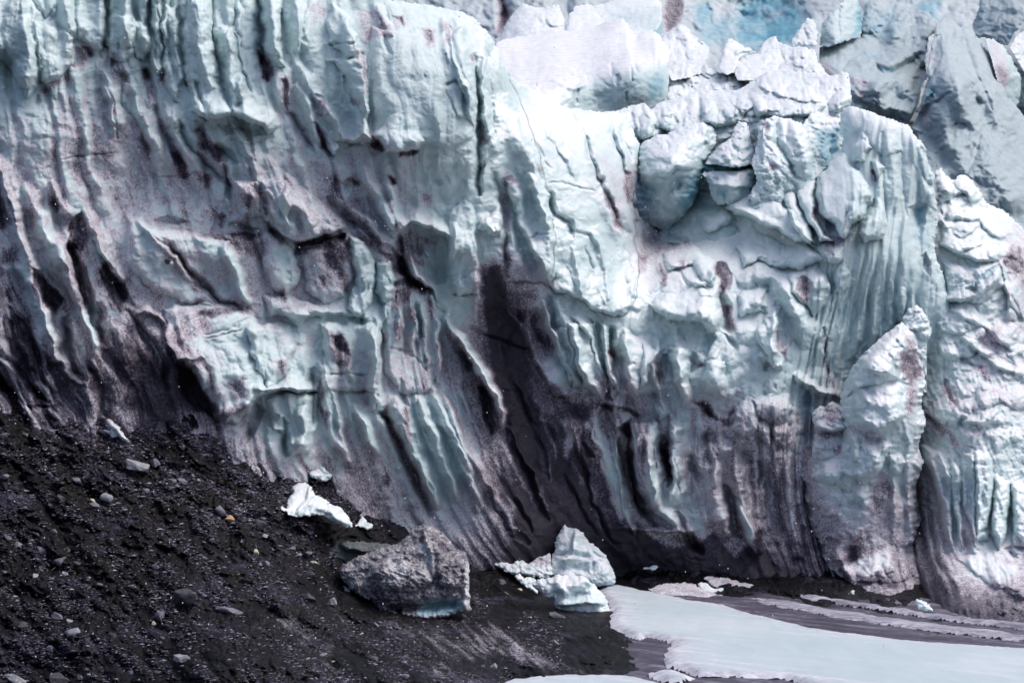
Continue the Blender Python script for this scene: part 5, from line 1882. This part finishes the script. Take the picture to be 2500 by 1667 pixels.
def slab(name, outline, z0, thick, mat, seed, jag=0.10, step=0.14, soft=0.7):
    """ice sheet lying on the lake: ragged margin that thins out over 'soft' metres, gently drifted top"""
    pts = [on_lake(px, py, z0 + thick * .7) for px, py in P_(outline)]
    A = np.array(pts)
    xs = np.arange(A[:, 0].min() - .6, A[:, 0].max() + .6, step, dtype=np.float32)
    ys = np.arange(A[:, 1].min() - .9, A[:, 1].max() + .9, step * 1.6, dtype=np.float32)
    gx, gy = np.meshgrid(xs, ys)
    d = polysdf(gx, gy, pts) + jag * (2.2 * fbm(gx / 1.1, gy / 2.4, 3, seed) + 1.2 * fbm(gx / .35, gy / .8, 2, seed + 3))
    z = z0 - .05 + (thick + .05) * np.sqrt(sstep(-.05, soft, d)) + .035 * fbm(gx / 1.6, gy / 3.5, 3, seed + 5) * sstep(0, 1.2, d)
    keep = d > -.05
    Q = keep[:-1, :-1] & keep[1:, :-1] & keep[:-1, 1:] & keep[1:, 1:]
    used = np.zeros(keep.shape, bool)
    used[:-1, :-1] |= Q
    used[1:, :-1] |= Q
    used[:-1, 1:] |= Q
    used[1:, 1:] |= Q
    idx = np.full(keep.shape, -1, np.int64)
    idx[used] = np.arange(int(used.sum()))
    V = np.stack([gx, gy, z], -1)[used].astype(np.float32)
    Fq = np.stack([idx[:-1, :-1][Q], idx[:-1, 1:][Q], idx[1:, 1:][Q], idx[1:, :-1][Q]], 1).astype(np.int32)
    me = bpy.data.meshes.new(name)
    org = V.mean(0)
    org[2] = z0
    me.vertices.add(len(V))
    me.vertices.foreach_set('co', (V - org).ravel())
    me.loops.add(Fq.size)
    me.loops.foreach_set('vertex_index', Fq.ravel())
    me.polygons.add(len(Fq))
    me.polygons.foreach_set('loop_start', np.arange(0, Fq.size, 4, dtype=np.int32))
    me.polygons.foreach_set('loop_total', np.full(len(Fq), 4, np.int32))
    me.polygons.foreach_set('use_smooth', np.ones(len(Fq), bool))
    me.update(calc_edges=True)
    at = me.attributes.new('rim', 'FLOAT', 'POINT')
    at.data.foreach_set('value', np.exp(-np.clip(d, 0, 50)[used] / 1.3).astype(np.float32))
    me.materials.append(mat)
    o = bpy.data.objects.new(name, me)
    o.location = org.tolist()
    COL.objects.link(o)
    return o


# frozen lake: one flat sheet under everything, gently ridged
def lake_grid():
    xs = np.arange(-16, 62, .35, dtype=np.float32)
    ys = np.arange(60, 135, .35, dtype=np.float32)
    gx, gy = np.meshgrid(xs, ys)
    gz = LAKE_Z + 0.05 * fbm((gx * .79 + gy * .61) / .9, (gx * .61 - gy * .79) / 5, 3, 120)
    H, W = gx.shape
    V = np.stack([gx, gy, gz], -1).reshape(-1, 3)
    idx = np.arange(H * W).reshape(H, W)
    Fq = np.stack([idx[:-1, :-1], idx[:-1, 1:], idx[1:, 1:], idx[1:, :-1]], -1).reshape(-1, 4)
    me = bpy.data.meshes.new('frozen_lake')
    me.from_pydata([], [], [])
    me.vertices.add(len(V))
    me.vertices.foreach_set('co', V.ravel())
    me.loops.add(Fq.size)
    me.loops.foreach_set('vertex_index', Fq.astype(np.int32).ravel())
    me.polygons.add(len(Fq))
    me.polygons.foreach_set('loop_start', np.arange(0, Fq.size, 4, dtype=np.int32))
    me.polygons.foreach_set('loop_total', np.full(len(Fq), 4, np.int32))
    me.polygons.foreach_set('use_smooth', np.ones(len(Fq), bool))
    me.update(calc_edges=True)
    me.materials.append(M_SLUSH)
    o = bpy.data.objects.new('frozen_lake', me)
    COL.objects.link(o)
    return o


tag(lake_grid(), kind='structure')
tag(slab('lake_ice', "1452,1426 1500,1425 1560,1434 1640,1452 1720,1466 1800,1480 1852,1498 1920,1513 1990,1530 2060,1540 2200,1558 2350,1570 2500,1580 2700,1600 2700,1760 2100,1720 1990,1672 1900,1650 1800,1646 1700,1644 1660,1630 1625,1618 1612,1602 1622,1590 1636,1572 1632,1560 1604,1554 1580,1549 1560,1553 1528,1546 1492,1532 1474,1512 1492,1490 1462,1450", LAKE_Z, .22, M_SHEET, 131), kind='structure')
tag(slab('lake_ice', "1100,1700 1180,1672 1230,1658 1300,1648 1400,1644 1500,1646 1580,1652 1640,1668 1700,1690 1700,1760 1100,1760", LAKE_Z, .30, M_SHEET, 135), kind='structure')
tag(slab('lake_ice', "1935,1447 1950,1444 2100,1466 2250,1490 2400,1508 2500,1519 2640,1532 2640,1548 2500,1532 2300,1506 2100,1478 1960,1456", LAKE_Z, .22, M_BAND, 137, jag=.12), kind='structure')
tag(slab('lake_ice', "1840,1456 1900,1458 2000,1478 2150,1500 2300,1520 2500,1545 2640,1562 2640,1584 2500,1563 2300,1540 2150,1522 2050,1506 1950,1488 1880,1474", LAKE_Z, .12, M_BAND, 139, jag=.14), kind='structure')
tag(slab('ice_floe', "1585,1637 1610,1628 1660,1634 1695,1644 1700,1654 1660,1660 1620,1656 1600,1648", LAKE_Z, .25, M_SHEET, 141), 'small flat snowy ice floe between the two big lake ice sheets', 'ice floe')
# ------------------------------------------------------------------ ice blocks, boulders and stones lying on the moraine
def gY(px, py):
    return G.at(px, py)[0].y


def block(name, label, cat, outline, bx, by, strokes='', curl=22, curl_h=None, lean=0.6, back=60, lump=1.0, lam=40, mat=None, dirt=0.0, seed=1, g=1.6, field=None, front=0.8, y0=None, **kw):
    pts = P_(outline)
    ch = curl_h or curl * 1.2
    yb = y0 if y0 else gY(bx, by)
    uu = yb / FPX
    yb -= ch * uu * front
    a = np.array(pts)
    x0, x1, t0 = a[:, 0].min(), a[:, 0].max(), a[:, 1].min()
    yl = yr = yb
    if not y0:
        pl = min(pts)
        pr = max(pts)
        yl = min(yb, gY(pl[0], pl[1] + 4) - ch * uu * front)
        yr = min(yb + 1.0, gY(pr[0], pr[1] + 4) - ch * uu * front)
    ctrl = [(x0, by, yl), (x1, by, yr), (x0, t0, yb + (by - t0) * uu * lean), (x1, t0, yb + (by - t0) * uu * lean), (bx, (by + t0) / 2, yb + (by - t0) * uu * lean * .4)]
    return mass(name, label, cat, outline, '', ctrl, strokes, curl=curl, curl_h=ch, lump=lump, lam=lam, mat=mat, dirt=dirt, seed=seed, g=g, back=back, **kw)


M_CLEAN = ice_material('fallen_ice', 1.0, (0.60, 0.71, 0.73), LAV, 0.3, 0.5)
M_GRIT = ice_material('gritty_ice', 0.62, (0.55, 0.62, 0.635), (0.50, 0.49, 0.52), 0.0, 0.42)
M_SLATE = rock_material('slate', (0.03, 0.03, 0.032), (0.16, 0.19, 0.20), 3.0)

block('ice_boulder', 'large wedge shaped ice boulder crusted with grey grit, hollow and blue underneath', 'ice boulder',
      "822,1392 838,1374 880,1355 905,1344 940,1334 978,1322 998,1302 1012,1286 1032,1279 1068,1290 1090,1304 1112,1338 1138,1348 1147,1378 1146,1440 1151,1488 1140,1500 1115,1497 1085,1508 1040,1514 990,1512 955,1506 928,1490 905,1466 880,1456 858,1440 836,1416", 1000, 1500,
      """
s 46 22 1026,1290 1045,1345 1050,1410
g 6 10 884,1422 896,1398 925,1370
g 5 8 950,1395 1000,1412 1030,1448
b 40 24 905,1375 960,1350 1030,1360 1060,1420 1010,1450 930,1440 895,1410
b 30 20 1060,1330 1110,1350 1140,1390 1130,1440 1070,1430
p 34 90 930,1470 985,1462 1040,1452 1090,1448 1124,1452 1136,1484 1085,1502 990,1508 940,1494
r 20 26 1138,1380 1142,1450 1142,1495
u 16 .5 1020,1484 1060,1466 1120,1458 1138,1490 1080,1504 1020,1500
c 16 .95 1020,1484 1060,1466 1120,1458 1138,1490 1080,1504 1020,1500
n 30 1 820,1380 1150,1440 1150,1520 820,1520
C 18 .8 1146,1370 1144,1440 1142,1500
C 26 .5 1036,1320 1048,1380 1046,1420
C 40 .4 940,1370 1000,1400
d 24 .35 880,1430 1000,1452 1010,1490 930,1490
d 14 .2 1060,1300 1110,1345 1130,1390 1070,1410 1060,1350
""", curl=46, curl_h=56, lean=.8, back=110, lump=1.0, lam=50, mat=M_GRIT, dirt=.62, seed=201, fine=2.6, snow=.0, crag=.3)
block('ice_block', 'tall pale ice block rising to a blunt snowy peak at the lake shore', 'ice block',
      "1338,1400 1345,1365 1352,1345 1356,1315 1362,1303 1372,1284 1380,1279 1388,1287 1402,1285 1414,1292 1428,1306 1440,1322 1456,1333 1478,1352 1490,1376 1500,1395 1504,1420 1495,1430 1420,1436 1350,1430", 1420, 1428,
      "s 40 26 1400,1290 1392,1340 1360,1370\ng 12 18 1350,1355 1400,1350 1440,1360\ng 8 12 1440,1325 1450,1350 1480,1365\ng 8 12 1450,1370 1445,1400\np 30 16 1380,1370 1440,1370 1450,1410 1390,1415", curl=28, lean=.7, back=80, lump=.4, lam=60, fine=.5, mat=M_CLEAN, seed=203, snow=.8, y0=111.5)
block('ice_block', 'rounded ice lump with dented front and dirty underside before the tall pale block', 'ice block',
      "1300,1428 1312,1412 1330,1410 1350,1408 1362,1396 1372,1404 1390,1404 1410,1406 1418,1402 1432,1408 1442,1420 1456,1430 1478,1454 1488,1480 1492,1500 1486,1510 1465,1517 1430,1514 1400,1504 1372,1495 1352,1478 1350,1462 1330,1462 1316,1445", 1430, 1508,
      "p 26 26 1375,1430 1420,1425 1450,1455 1400,1470\nr 24 18 1350,1420 1380,1440 1430,1415 1450,1430\ns 26 20 1360,1482 1420,1478 1480,1476\nd 14 .35 1304,1428 1345,1440 1350,1475 1330,1462\nd 12 .2 1370,1490 1480,1510 1460,1518 1400,1506\nn 20 .8 1300,1440 1490,1450 1490,1520 1300,1520", curl=34, lean=.6, back=70, lump=.45, lam=56, fine=.5, mat=M_CLEAN, seed=205, y0=102.4)
block('snow_pile', 'low granular pile of dirty snow left of the tall ice block', 'snow pile',
      "1186,1358 1196,1356 1212,1368 1232,1370 1250,1378 1262,1366 1274,1366 1290,1374 1310,1360 1345,1348 1350,1400 1340,1412 1310,1410 1270,1404 1240,1398 1222,1390 1200,1376", 1270, 1402,
      "d 14 .35 1280,1372 1345,1348 1345,1380 1300,1380\nd 16 .2 1190,1360 1240,1380 1230,1395", curl=14, lean=1.2, back=60, lump=1.0, lam=26, mat=M_CLEAN, seed=207, y0=110.8)
block('snow_pile', 'small bright snow wedge on the dark bank below the snow pile', 'snow pile',
      "1252,1406 1268,1398 1280,1408 1300,1410 1312,1416 1304,1430 1318,1452 1312,1452 1290,1438 1270,1424", 1300, 1445, "", curl=10, lean=1.2, back=30, lump=.8, lam=20, mat=M_CLEAN, seed=209, y0=107.2)
block('ice_chunk', 'largest fallen ice chunk on the moraine, white and knobbly with a long tail', 'ice chunk',
      "668,1232 672,1224 682,1230 700,1240 702,1215 708,1200 712,1184 730,1178 752,1178 764,1190 770,1208 785,1212 796,1220 812,1232 830,1234 842,1250 855,1266 862,1280 860,1288 840,1286 815,1276 795,1262 770,1258 745,1260 720,1262 705,1256 690,1246", 770, 1262,
      "s 26 18 752,1180 745,1220 720,1250\ng 10 16 770,1210 750,1230 760,1255\ng 8 12 800,1225 795,1250\nr 14 12 760,1230 800,1245 850,1280", curl=18, lean=1.0, back=50, lump=.5, lam=44, fine=.5, mat=M_CLEAN, seed=211, front=3.2)
block('ice_chunk', 'medium ice chunk lying above the largest one, under the cliff foot', 'ice chunk',
      "752,1156 758,1142 770,1136 778,1132 792,1140 804,1150 814,1160 810,1168 796,1174 780,1172 765,1168", 785, 1172, "g 6 9 778,1136 790,1155 806,1160", curl=12, lean=.9, back=36, lump=.8, lam=24, mat=M_CLEAN, seed=213, crag=.3, front=4.0)
block('ice_chunk', 'small angular ice chunk at the right end of the largest one', 'ice chunk',
      "868,1282 876,1268 884,1259 892,1264 912,1284 910,1290 898,1294 884,1288 866,1284", 890, 1292, "", curl=8, lean=.9, back=26, lump=.5, lam=20, mat=M_CLEAN, seed=215, crag=.2, front=1.35)
block('ice_chunk', 'small rounded ice chunk below the fluted ridge at the lake edge', 'ice chunk',
      "2231,1466 2238,1460 2250,1462 2268,1474 2280,1486 2280,1494 2262,1494 2240,1486", 2258, 1494, "", curl=10, lean=.8, back=30, lump=.4, lam=24, mat=M_CLEAN, seed=217, y0=101.6, snow=.3)
block('ice_chunk', 'tiny round pale ice lump in the dark stones at the wall foot', 'ice chunk',
      "2074,1442 2080,1438 2086,1442 2087,1450 2082,1454 2075,1450", 2080, 1453, "", curl=6, lean=.5, back=12, lump=.2, lam=16, mat=M_CLEAN, seed=219, y0=108.6, snow=.3)
block('ice_fin', 'grit covered finger of ice pointing down out of the upper moraine', 'ice fin',
      "222,1042 228,1030 240,1012 258,990 272,988 276,1000 264,1012 270,1022 290,1040 302,1058 312,1072 316,1080 308,1082 292,1072 270,1064 250,1056 236,1056", 300, 1080,
      "r 14 14 262,1020 290,1050 312,1078\nd 14 .4 222,1030 260,1000 262,1020 240,1056\nd 10 .3 255,990 275,990 270,1010 258,1010", curl=12, lean=1.3, back=40, lump=.6, lam=24, mat=M_ICE, dirt=.16, seed=221, front=1.2)
block('flat_boulder', 'flat topped dark slate boulder wedged behind the large ice boulder', 'boulder',
      "798,1350 806,1336 818,1322 835,1319 900,1321 968,1328 975,1345 950,1362 905,1372 870,1374 840,1382 820,1378 805,1366", 860, 1374,
      "s 40 36 826,1328 850,1346 900,1354 965,1340\nP 20 20 805,1340 830,1345 880,1358 890,1372 840,1380 812,1370", curl=12, lean=1.0, back=60, lump=.3, lam=40, mat=M_SLATE, seed=223, front=1.2)
block('snow_chunk', 'crumb of snow on the dark ledge at the foot of the ice wall', 'snow chunk',
      "1568,1388 1578,1384 1590,1380 1600,1379 1607,1384 1604,1391 1585,1392", 1588, 1391, "", curl=6, lean=1.0, back=16, lump=.5, lam=14, mat=M_CLEAN, seed=225, y0=114.5)
block('snow_ridge', 'long low snow curl on the dirty ice behind the white lake sheet', 'snow ridge',
      "1700,1424 1712,1420 1728,1424 1740,1434 1772,1436 1774,1442 1750,1448 1715,1446 1708,1434", 1740, 1446, "", curl=8, lean=1.6, back=24, lump=.5, lam=20, mat=M_CLEAN, seed=227, y0=110.6)
block('dirty_ice_hump', 'smooth grey hump of dirty ice left of the snow curl', 'ice hump',
      "1582,1438 1600,1428 1630,1422 1665,1420 1700,1424 1716,1440 1760,1450 1800,1470 1720,1476 1650,1462 1600,1450", 1680, 1462, "", curl=16, lean=3.0, back=40, lump=.5, lam=40, mat=M_ICE, dirt=.30, seed=229, y0=108.8)
block('dirty_ice_hump', 'long grey dirty ice bank under the gritty wall foot, right of the snow curl', 'ice hump',
      "1718,1410 1730,1404 1770,1410 1830,1424 1900,1440 1960,1452 1900,1466 1840,1456 1780,1440 1735,1430", 1850, 1452, "d 10 .4 1760,1425 1850,1445 1830,1455 1770,1440", curl=12, lean=3.0, back=40, lump=.5, lam=34, mat=M_ICE, dirt=.34, seed=231, y0=110.6)


# ---- stones
def rock_mesh(name, seed, facets=7, sub=3, rough=.10):
    r = random.Random(seed)
    bm = bmesh.new()
    if facets >= 6:       # broken angular stone: hull of scattered corners, edges worn
        for _ in range(facets + 7):
            v = Vector((r.gauss(0, 1), r.gauss(0, 1), r.gauss(0, 1))).normalized()
            m = max(abs(v.x), abs(v.y), abs(v.z))
            bm.verts.new(v * (.55 + .45 / m) * r.uniform(.72, 1.0) * .82)
        h = bmesh.ops.convex_hull(bm, input=bm.verts)
        bmesh.ops.delete(bm, geom=[g for g in h['geom_interior'] if isinstance(g, bmesh.types.BMVert)], context='VERTS')
        bmesh.ops.bevel(bm, geom=bm.edges[:], offset=.05, segments=1, affect='EDGES')
        if sub >= 3:
            bmesh.ops.triangulate(bm, faces=bm.faces[:])
            bmesh.ops.subdivide_edges(bm, edges=bm.edges[:], cuts=2, use_grid_fill=True)
            bm.normal_update()
            co = np.array([v.co for v in bm.verts])
            nz = perlin(co[:, 0] * 3.2 + seed, co[:, 1] * 3.2 + co[:, 2] * 2.7, seed % 40)
            for i, v in enumerate(bm.verts):
                v.co += v.normal * float(nz[i]) * rough * .55
        me = bpy.data.meshes.new(name)
        bm.to_mesh(me)
        bm.free()
        return me
    bmesh.ops.create_icosphere(bm, subdivisions=sub, radius=1.0)
    planes = [(Vector((r.gauss(0, 1), r.gauss(0, 1), r.gauss(0, 1))).normalized(), r.uniform(.38, .80)) for _ in range(facets)]
    co = np.array([v.co for v in bm.verts])
    n1 = perlin(co[:, 0] * 1.4 + seed, co[:, 1] * 1.4 + co[:, 2] * 1.1, seed % 50)
    n2 = perlin(co[:, 0] * 4 + seed, co[:, 1] * 4 + co[:, 2] * 3.3, seed % 50 + 7)
    for i, v in enumerate(bm.verts):
        c = v.co * (1 + rough * 1.6 * float(n1[i]) + rough * .5 * float(n2[i]))
        for n, d in planes:
            k = c.dot(n) - d
            if k > 0:
                c = c - n * (k * .97)
        v.co = c
    me = bpy.data.meshes.new(name)
    bm.to_mesh(me)
    bm.free()
    me.polygons.foreach_set('use_smooth', np.zeros(len(me.polygons), bool) if sub < 3 else np.ones(len(me.polygons), bool))
    return me


def put_stone(me, mat, px, py, w, h, tilt, label, name='stone', cat='stone', group=None, bury=.38, depth=None, seed=0, link_mat=True):
    p, n = G.at(px, py + h * .25)
    u = p.y / FPX
    o = bpy.data.objects.new(name, me)
    rr = random.Random(seed)
    o.scale = (w * u / 2 / .8, (depth or (w + h) / 2) * u / 2 / .8, h * u / 2 / .8)
    o.rotation_euler = (rr.uniform(-.25, .1), math.radians(tilt), rr.uniform(-.4, .4))
    o.location = p + n * (h * u * .5 * (1 - 2 * bury) * .5)
    COL.objects.link(o)
    if link_mat:
        if not me.materials:
            me.materials.append(mat)
        o.material_slots[0].link = 'OBJECT'
        o.material_slots[0].material = mat
    tag(o, label, cat, group)
    return o


named = [  # px, py, w, h, tilt, material, facets, label
 (332,1130,82,36,14,'PALE',9,'long lavender grey slab under the ice finger on the upper moraine'),
 (380,1124,28,26,20,'GREY',9,'blocky grey stone touching the right end of the long lavender slab'),
 (122,1052,32,22,10,'GREY',8,'grey angular stone high at the left beside a steep gully'),
 (86,1050,30,34,30,'DARK',7,'dark upright stone left of the angular one high on the moraine'),
 (228,1083,26,12,48,'PALE',6,'thin pale splinter of rock standing tilted below the ice finger'),
 (260,1212,26,22,0,'PALE',4,'round greenish grey stone with pale streaks on the middle slope'),
 (150,1216,38,20,34,'DARK',8,'dark slab tilted down to the right on the left slope'),
 (228,1233,26,16,5,'GREY',5,'grey oval stone below a tan pebble on the left slope'),
 (226,1220,16,10,10,'CREAM',5,'tan pebble resting above the grey oval stone'),
 (190,1168,34,18,20,'GREY',8,'rough grey stone half buried on the left slope'),
 (606,1176,18,13,25,'PALE',6,'small teal grey stone under the cliff foot'),
 (610,1196,26,9,18,'PALE',6,'pale flat chip below the small teal grey stone'),
 (660,1148,44,30,25,'DARK',7,'dark brown glassy looking lump under the cliff foot'),
 (536,1243,28,26,0,'GREY',4,'smooth round grey cobble beside the ochre stone'),
 (562,1262,32,18,28,'TAN',8,'bright ochre wedge shaped stone, the only orange one'),
 (632,1272,30,28,0,'DARK',4,'round dark cobble right of the ochre stone'),
 (108,1340,56,36,12,'GREY',8,'large grey boulder in the lower left, left half of a broken pair'),
 (148,1360,36,34,20,'GREY',7,'smaller pale half of the broken boulder pair in the lower left'),
 (84,1402,22,18,-15,'PALE',6,'pale grey rounded stone under the broken boulder pair'),
 (160,1397,22,12,28,'PALE',6,'slim pale stone right of the rounded one on the left slope'),
 (455,1446,80,52,-12,'DARK',9,'big black wet boulder with a frosted upper edge on the lower slope'),
 (560,1484,84,26,20,'GREY',9,'long grey slab on the ridge right of the wet black boulder'),
 (392,1496,36,34,10,'GREY',8,'rough grey rock left of the dark mud mound'),
 (376,1517,12,14,20,'CREAM',5,'cream pebble under the rough grey rock'),
 (140,1503,46,28,40,'GREY',10,'split layered grey rock tilted down right in the bottom left'),
 (180,1536,32,26,10,'PALE',5,'rounded teal grey stone below the layered rock'),
 (168,1513,20,14,10,'PALE',6,'small pale stone between the layered rock and the teal one'),
 (48,1522,40,20,-20,'DARK',7,'dark low stone near the left edge at the bottom'),
 (446,1602,62,24,14,'PALE',9,'pale angular slab below the dark mud mound'),
 (34,1655,64,28,12,'PALE',8,'pale pinkish slab in the bottom left corner'),
 (152,1656,74,34,18,'DARK',8,'big dark slab on the bottom edge beside the pinkish one'),
 (194,1650,22,14,10,'GREY',6,'grey cobble right of the big dark bottom slab'),
 (382,1381,20,16,20,'GREY',7,'small grey lump in the middle of the dark slope'),
 (346,1390,14,12,0,'GREY',6,'tiny grey lump left of the small grey one'),
 (626,1343,13,16,20,'CREAM',5,'cream coloured pebble on the slope left of the flat boulder'),
 (650,1306,24,12,22,'PALE',6,'pale flat oval stone above the cream pebble'),
 (708,1331,28,18,5,'PALE',8,'pale triangular stone under the fallen ice chunks'),
 (726,1353,30,14,-15,'PALE',7,'pale slanted stone below the triangular one'),
 (765,1370,28,12,8,'CREAM',7,'yellowish flat stone before the flat boulder'),
 (756,1400,30,24,0,'DARK',7,'dark blocky stone below the yellowish one'),
 (752,1456,50,24,38,'DARK',8,'dark slab tilted down right left of the ice boulder'),
 (812,1467,32,28,-25,'PALE',9,'pale faceted stone left of the ice boulder'),
 (845,1435,30,10,24,'PALE',6,'slender pale stick shaped stone touching the ice boulder'),
 (964,1252,16,18,0,'PALE',6,'teal grey stone at the foot of the streaked cliff'),
 (790,1598,24,16,0,'PALE',6,'pale stone in the snow streaks near the bottom'),
 (816,1614,16,9,30,'CREAM',6,'cream chip below the pale stone near the bottom'),
 (916,1606,48,26,18,'DARK',8,'black boulder on the bottom slope between snow streaks'),
 (1228,1418,28,18,8,'GREY',7,'grey stone on the bank under the snow pile'),
 (1268,1437,20,10,24,'CREAM',6,'cream white stone on the bank left of the rounded ice lump'),
 (1362,1499,58,22,8,'SLATE',9,'flat slate rock against the rounded ice lump'),
 (1358,1566,28,14,30,'PALE',7,'pale flat stone at the mouth of the shore gully'),
 (1205,1622,22,26,10,'PALE',6,'whitish stone stuck in the snow streaks near the shore'),
 (1460,1556,16,8,10,'PALE',6,'pale chip on the dark tongue by the lake'),
 (470,1160,30,14,30,'GREY',7,'slim grey stone in the gravel below the cave'),
 (690,1190,20,12,40,'DARK',7,'dark splinter between the two fallen ice chunks'),
 (360,1176,26,18,-5,'PALE',7,'pale knobbly stone below the long lavender slab'),
 (425,1172,18,12,0,'PALE',6,'pale stone right of the knobbly one'),
 (18,1310,26,14,25,'GREY',7,'grey stone by the left edge above the broken boulder pair'),
 (42,1326,26,20,10,'GREY',7,'brownish grey stone just left of the broken boulder pair'),
 (8,1062,26,16,10,'GREY',7,'grey stone on the left edge under the cliff foot'),
]
MATS = dict(GREY=M_GREY, DARK=M_DARK, PALE=M_PALE, TAN=M_TAN, CREAM=M_CREAM, SLATE=M_SLATE)
for i, (px, py, w_, h_, tilt, mk, fc, lab) in enumerate(named):
    put_stone(rock_mesh('stone', 300 + i, fc, 3, .12), MATS[mk], px, py, w_, h_, tilt, lab, 'boulder' if w_ > 48 else 'stone', 'boulder' if w_ > 48 else 'stone', seed=i)
# the dark stone frozen into the ramp of the cliff
me = rock_mesh('stone', 399, 8, 3, .1)
me.materials.append(M_DARK)
o = bpy.data.objects.new('stone', me)
p, n = F.at(412, 640)
o.location = p + n * .05
o.scale = (.27, .2, .19)
COL.objects.link(o)
tag(o, 'single dark stone stuck in the dirty ice ramp of the cliff', 'stone')

variants = [rock_mesh('stone', 500 + i, 8 + i % 4, 2, .14) for i in range(8)]
for v in variants:
    v.materials.append(M_GREY)
rs = random.Random(77)
def land_ok(px, py):
    if py < 985 + max(0, px - 350) * .28 + 20:
        return False
    if px > 1150 and py < 1440:
        return False
    if px > 1250 and py > 1640:
        return False
    if px > 1250 + (py - 1440) * 1.5 and py < 1600:
        return False
    if 820 < px < 1155 and 1280 < py < 1515:
        return False
    return px < 1380
cnt = 0
while cnt < 230:
    px, py = rs.uniform(-20, 1380), rs.uniform(1000, 1665)
    if not land_ok(px, py):
        continue
    if py > 1480 and rs.random() < .35:
        continue
    w_ = rs.choice([7, 8, 9, 9, 10, 12, 14, 17, 22, 28])
    mat = rs.choice([M_GREY, M_GREY, M_GREY, M_DARK, M_DARK] + ([M_PALE] if w_ < 14 else [M_DARK]))
    put_stone(rs.choice(variants), mat, px, py, w_, w_ * rs.uniform(.38, .75), rs.uniform(-20, 45), 'small stone lying loose in the dark grit of the moraine slope', group='small stones scattered over the moraine slope', seed=cnt)
    cnt += 1


# ---- gravel (one mass nobody could count)
def gravel(n, seed):
    r = np.random.default_rng(seed)
    base = np.array([(1, 0, 0), (-1, 0, 0), (0, 1, 0), (0, -1, 0), (0, 0, .7), (0, 0, -.7)], np.float32)
    tri = np.array([(0, 2, 4), (2, 1, 4), (1, 3, 4), (3, 0, 4), (2, 0, 5), (1, 2, 5), (3, 1, 5), (0, 3, 5)], np.int32)
    Vs, Fs, T = [], [], []
    k = 0
    cx = r.uniform(-30, 1420, n * 14)
    cy = r.uniform(985, 1675, n * 14)
    m = r.random(n * 14)
    cx = np.where(m < .22, r.normal(430, 120, n * 14), np.where(m < .34, r.normal(640, 150, n * 14), cx))
    cy = np.where(m < .22, r.normal(1075, 42, n * 14), np.where(m < .34, r.normal(1200, 70, n * 14), cy))
    # lies in drifts that run down the slope
    dens = .5 + 1.1 * fbm((cx * .62 - cy * .78) / 38, (cx * .78 + cy * .62) / 120, 3, 91) + .35 * fbm(cx / 160, cy / 110, 2, 93)
    ok = r.random(n * 14) < np.clip(dens, .04, 1) ** 1.6
    for px, py in zip(cx[ok], cy[ok]):
        if k >= n:
            break
        if not land_ok(px, py):
            continue
        p, nn = G.at(px, py)
        u = p.y / FPX
        s = u * min(r.gamma(2.2, .62), 5.0) * 1.2
        b = base * (1 + r.uniform(-.4, .4, base.shape)) * s * np.array((r.uniform(1, 1.9), 1, r.uniform(.45, .9)))
        a = r.uniform(0, 6.28)
        R = np.array(((math.cos(a), -math.sin(a), 0), (math.sin(a), math.cos(a), 0), (0, 0, 1)))
        Vs.append(b @ R.T + np.array(p) + np.array(nn) * s * .25)
        Fs.append(tri + 6 * k)
        k += 1
    V = np.concatenate(Vs)
    Fc = np.concatenate(Fs)
    me = bpy.data.meshes.new('gravel')
    org = V.mean(0)
    me.from_pydata((V - org).tolist(), [], Fc.tolist())
    me.materials.append(M_GRAVEL)
    o = bpy.data.objects.new('gravel', me)
    o.location = org.tolist()
    COL.objects.link(o)
    tag(o, 'loose dark grey gravel strewn over the moraine', 'gravel', kind='stuff')


def gravel_material():
    m, t, b = nodes('loose_gravel')
    geo = N(t, 'ShaderNodeNewGeometry')
    col = ramp_(t, geo.outputs['Random Per Island'], [(0.0, (0.012, 0.011, 0.012)), (0.45, (0.050, 0.045, 0.074)), (0.78, (0.14, 0.126, 0.195)), (0.95, (0.24, 0.225, 0.29)), (0.985, (0.33, 0.32, 0.34)), (1.0, (0.40, 0.38, 0.28))])  # lighter lavender tones stand in for light on the facets
    t.links.new(col, b.inputs['Base Color'])
    b.inputs['Roughness'].default_value = .6
    return m


M_GRAVEL = gravel_material()
gravel(42000, 5)

# ---- a few snowflakes in the air
def snowfall(n, seed):
    r = np.random.default_rng(seed)
    base = np.array([(1, 0, 0), (-1, 0, 0), (0, 1, 0), (0, -1, 0), (0, 0, 1), (0, 0, -1)], np.float32)
    tri = np.array([(0, 2, 4), (2, 1, 4), (1, 3, 4), (3, 0, 4), (2, 0, 5), (1, 2, 5), (3, 1, 5), (0, 3, 5)], np.int32)
    Vs, Fs = [], []
    for k in range(n):
        yy = r.uniform(35, 92)
        x = r.uniform(-.275, .275) * yy
        z = EYE + r.uniform(-.16, .17) * yy
        s = yy / FPX * r.uniform(.8, 1.9)
        Vs.append(base * s * np.array((1, 1, r.uniform(1, 1.8))) + np.array((x, yy, max(z, .5))))
        Fs.append(tri + 6 * k)
    me = bpy.data.meshes.new('falling_snow')
    me.from_pydata(np.concatenate(Vs).tolist(), [], np.concatenate(Fs).tolist())
    m, t, b = nodes('snowflake')
    b.inputs['Base Color'].default_value = (.85, .86, .9, 1)
    me.materials.append(m)
    o = bpy.data.objects.new('falling_snow', me)
    COL.objects.link(o)
    tag(o, 'sparse white snowflakes drifting in the air before the ice', 'snowflakes', kind='stuff')


snowfall(420, 9)
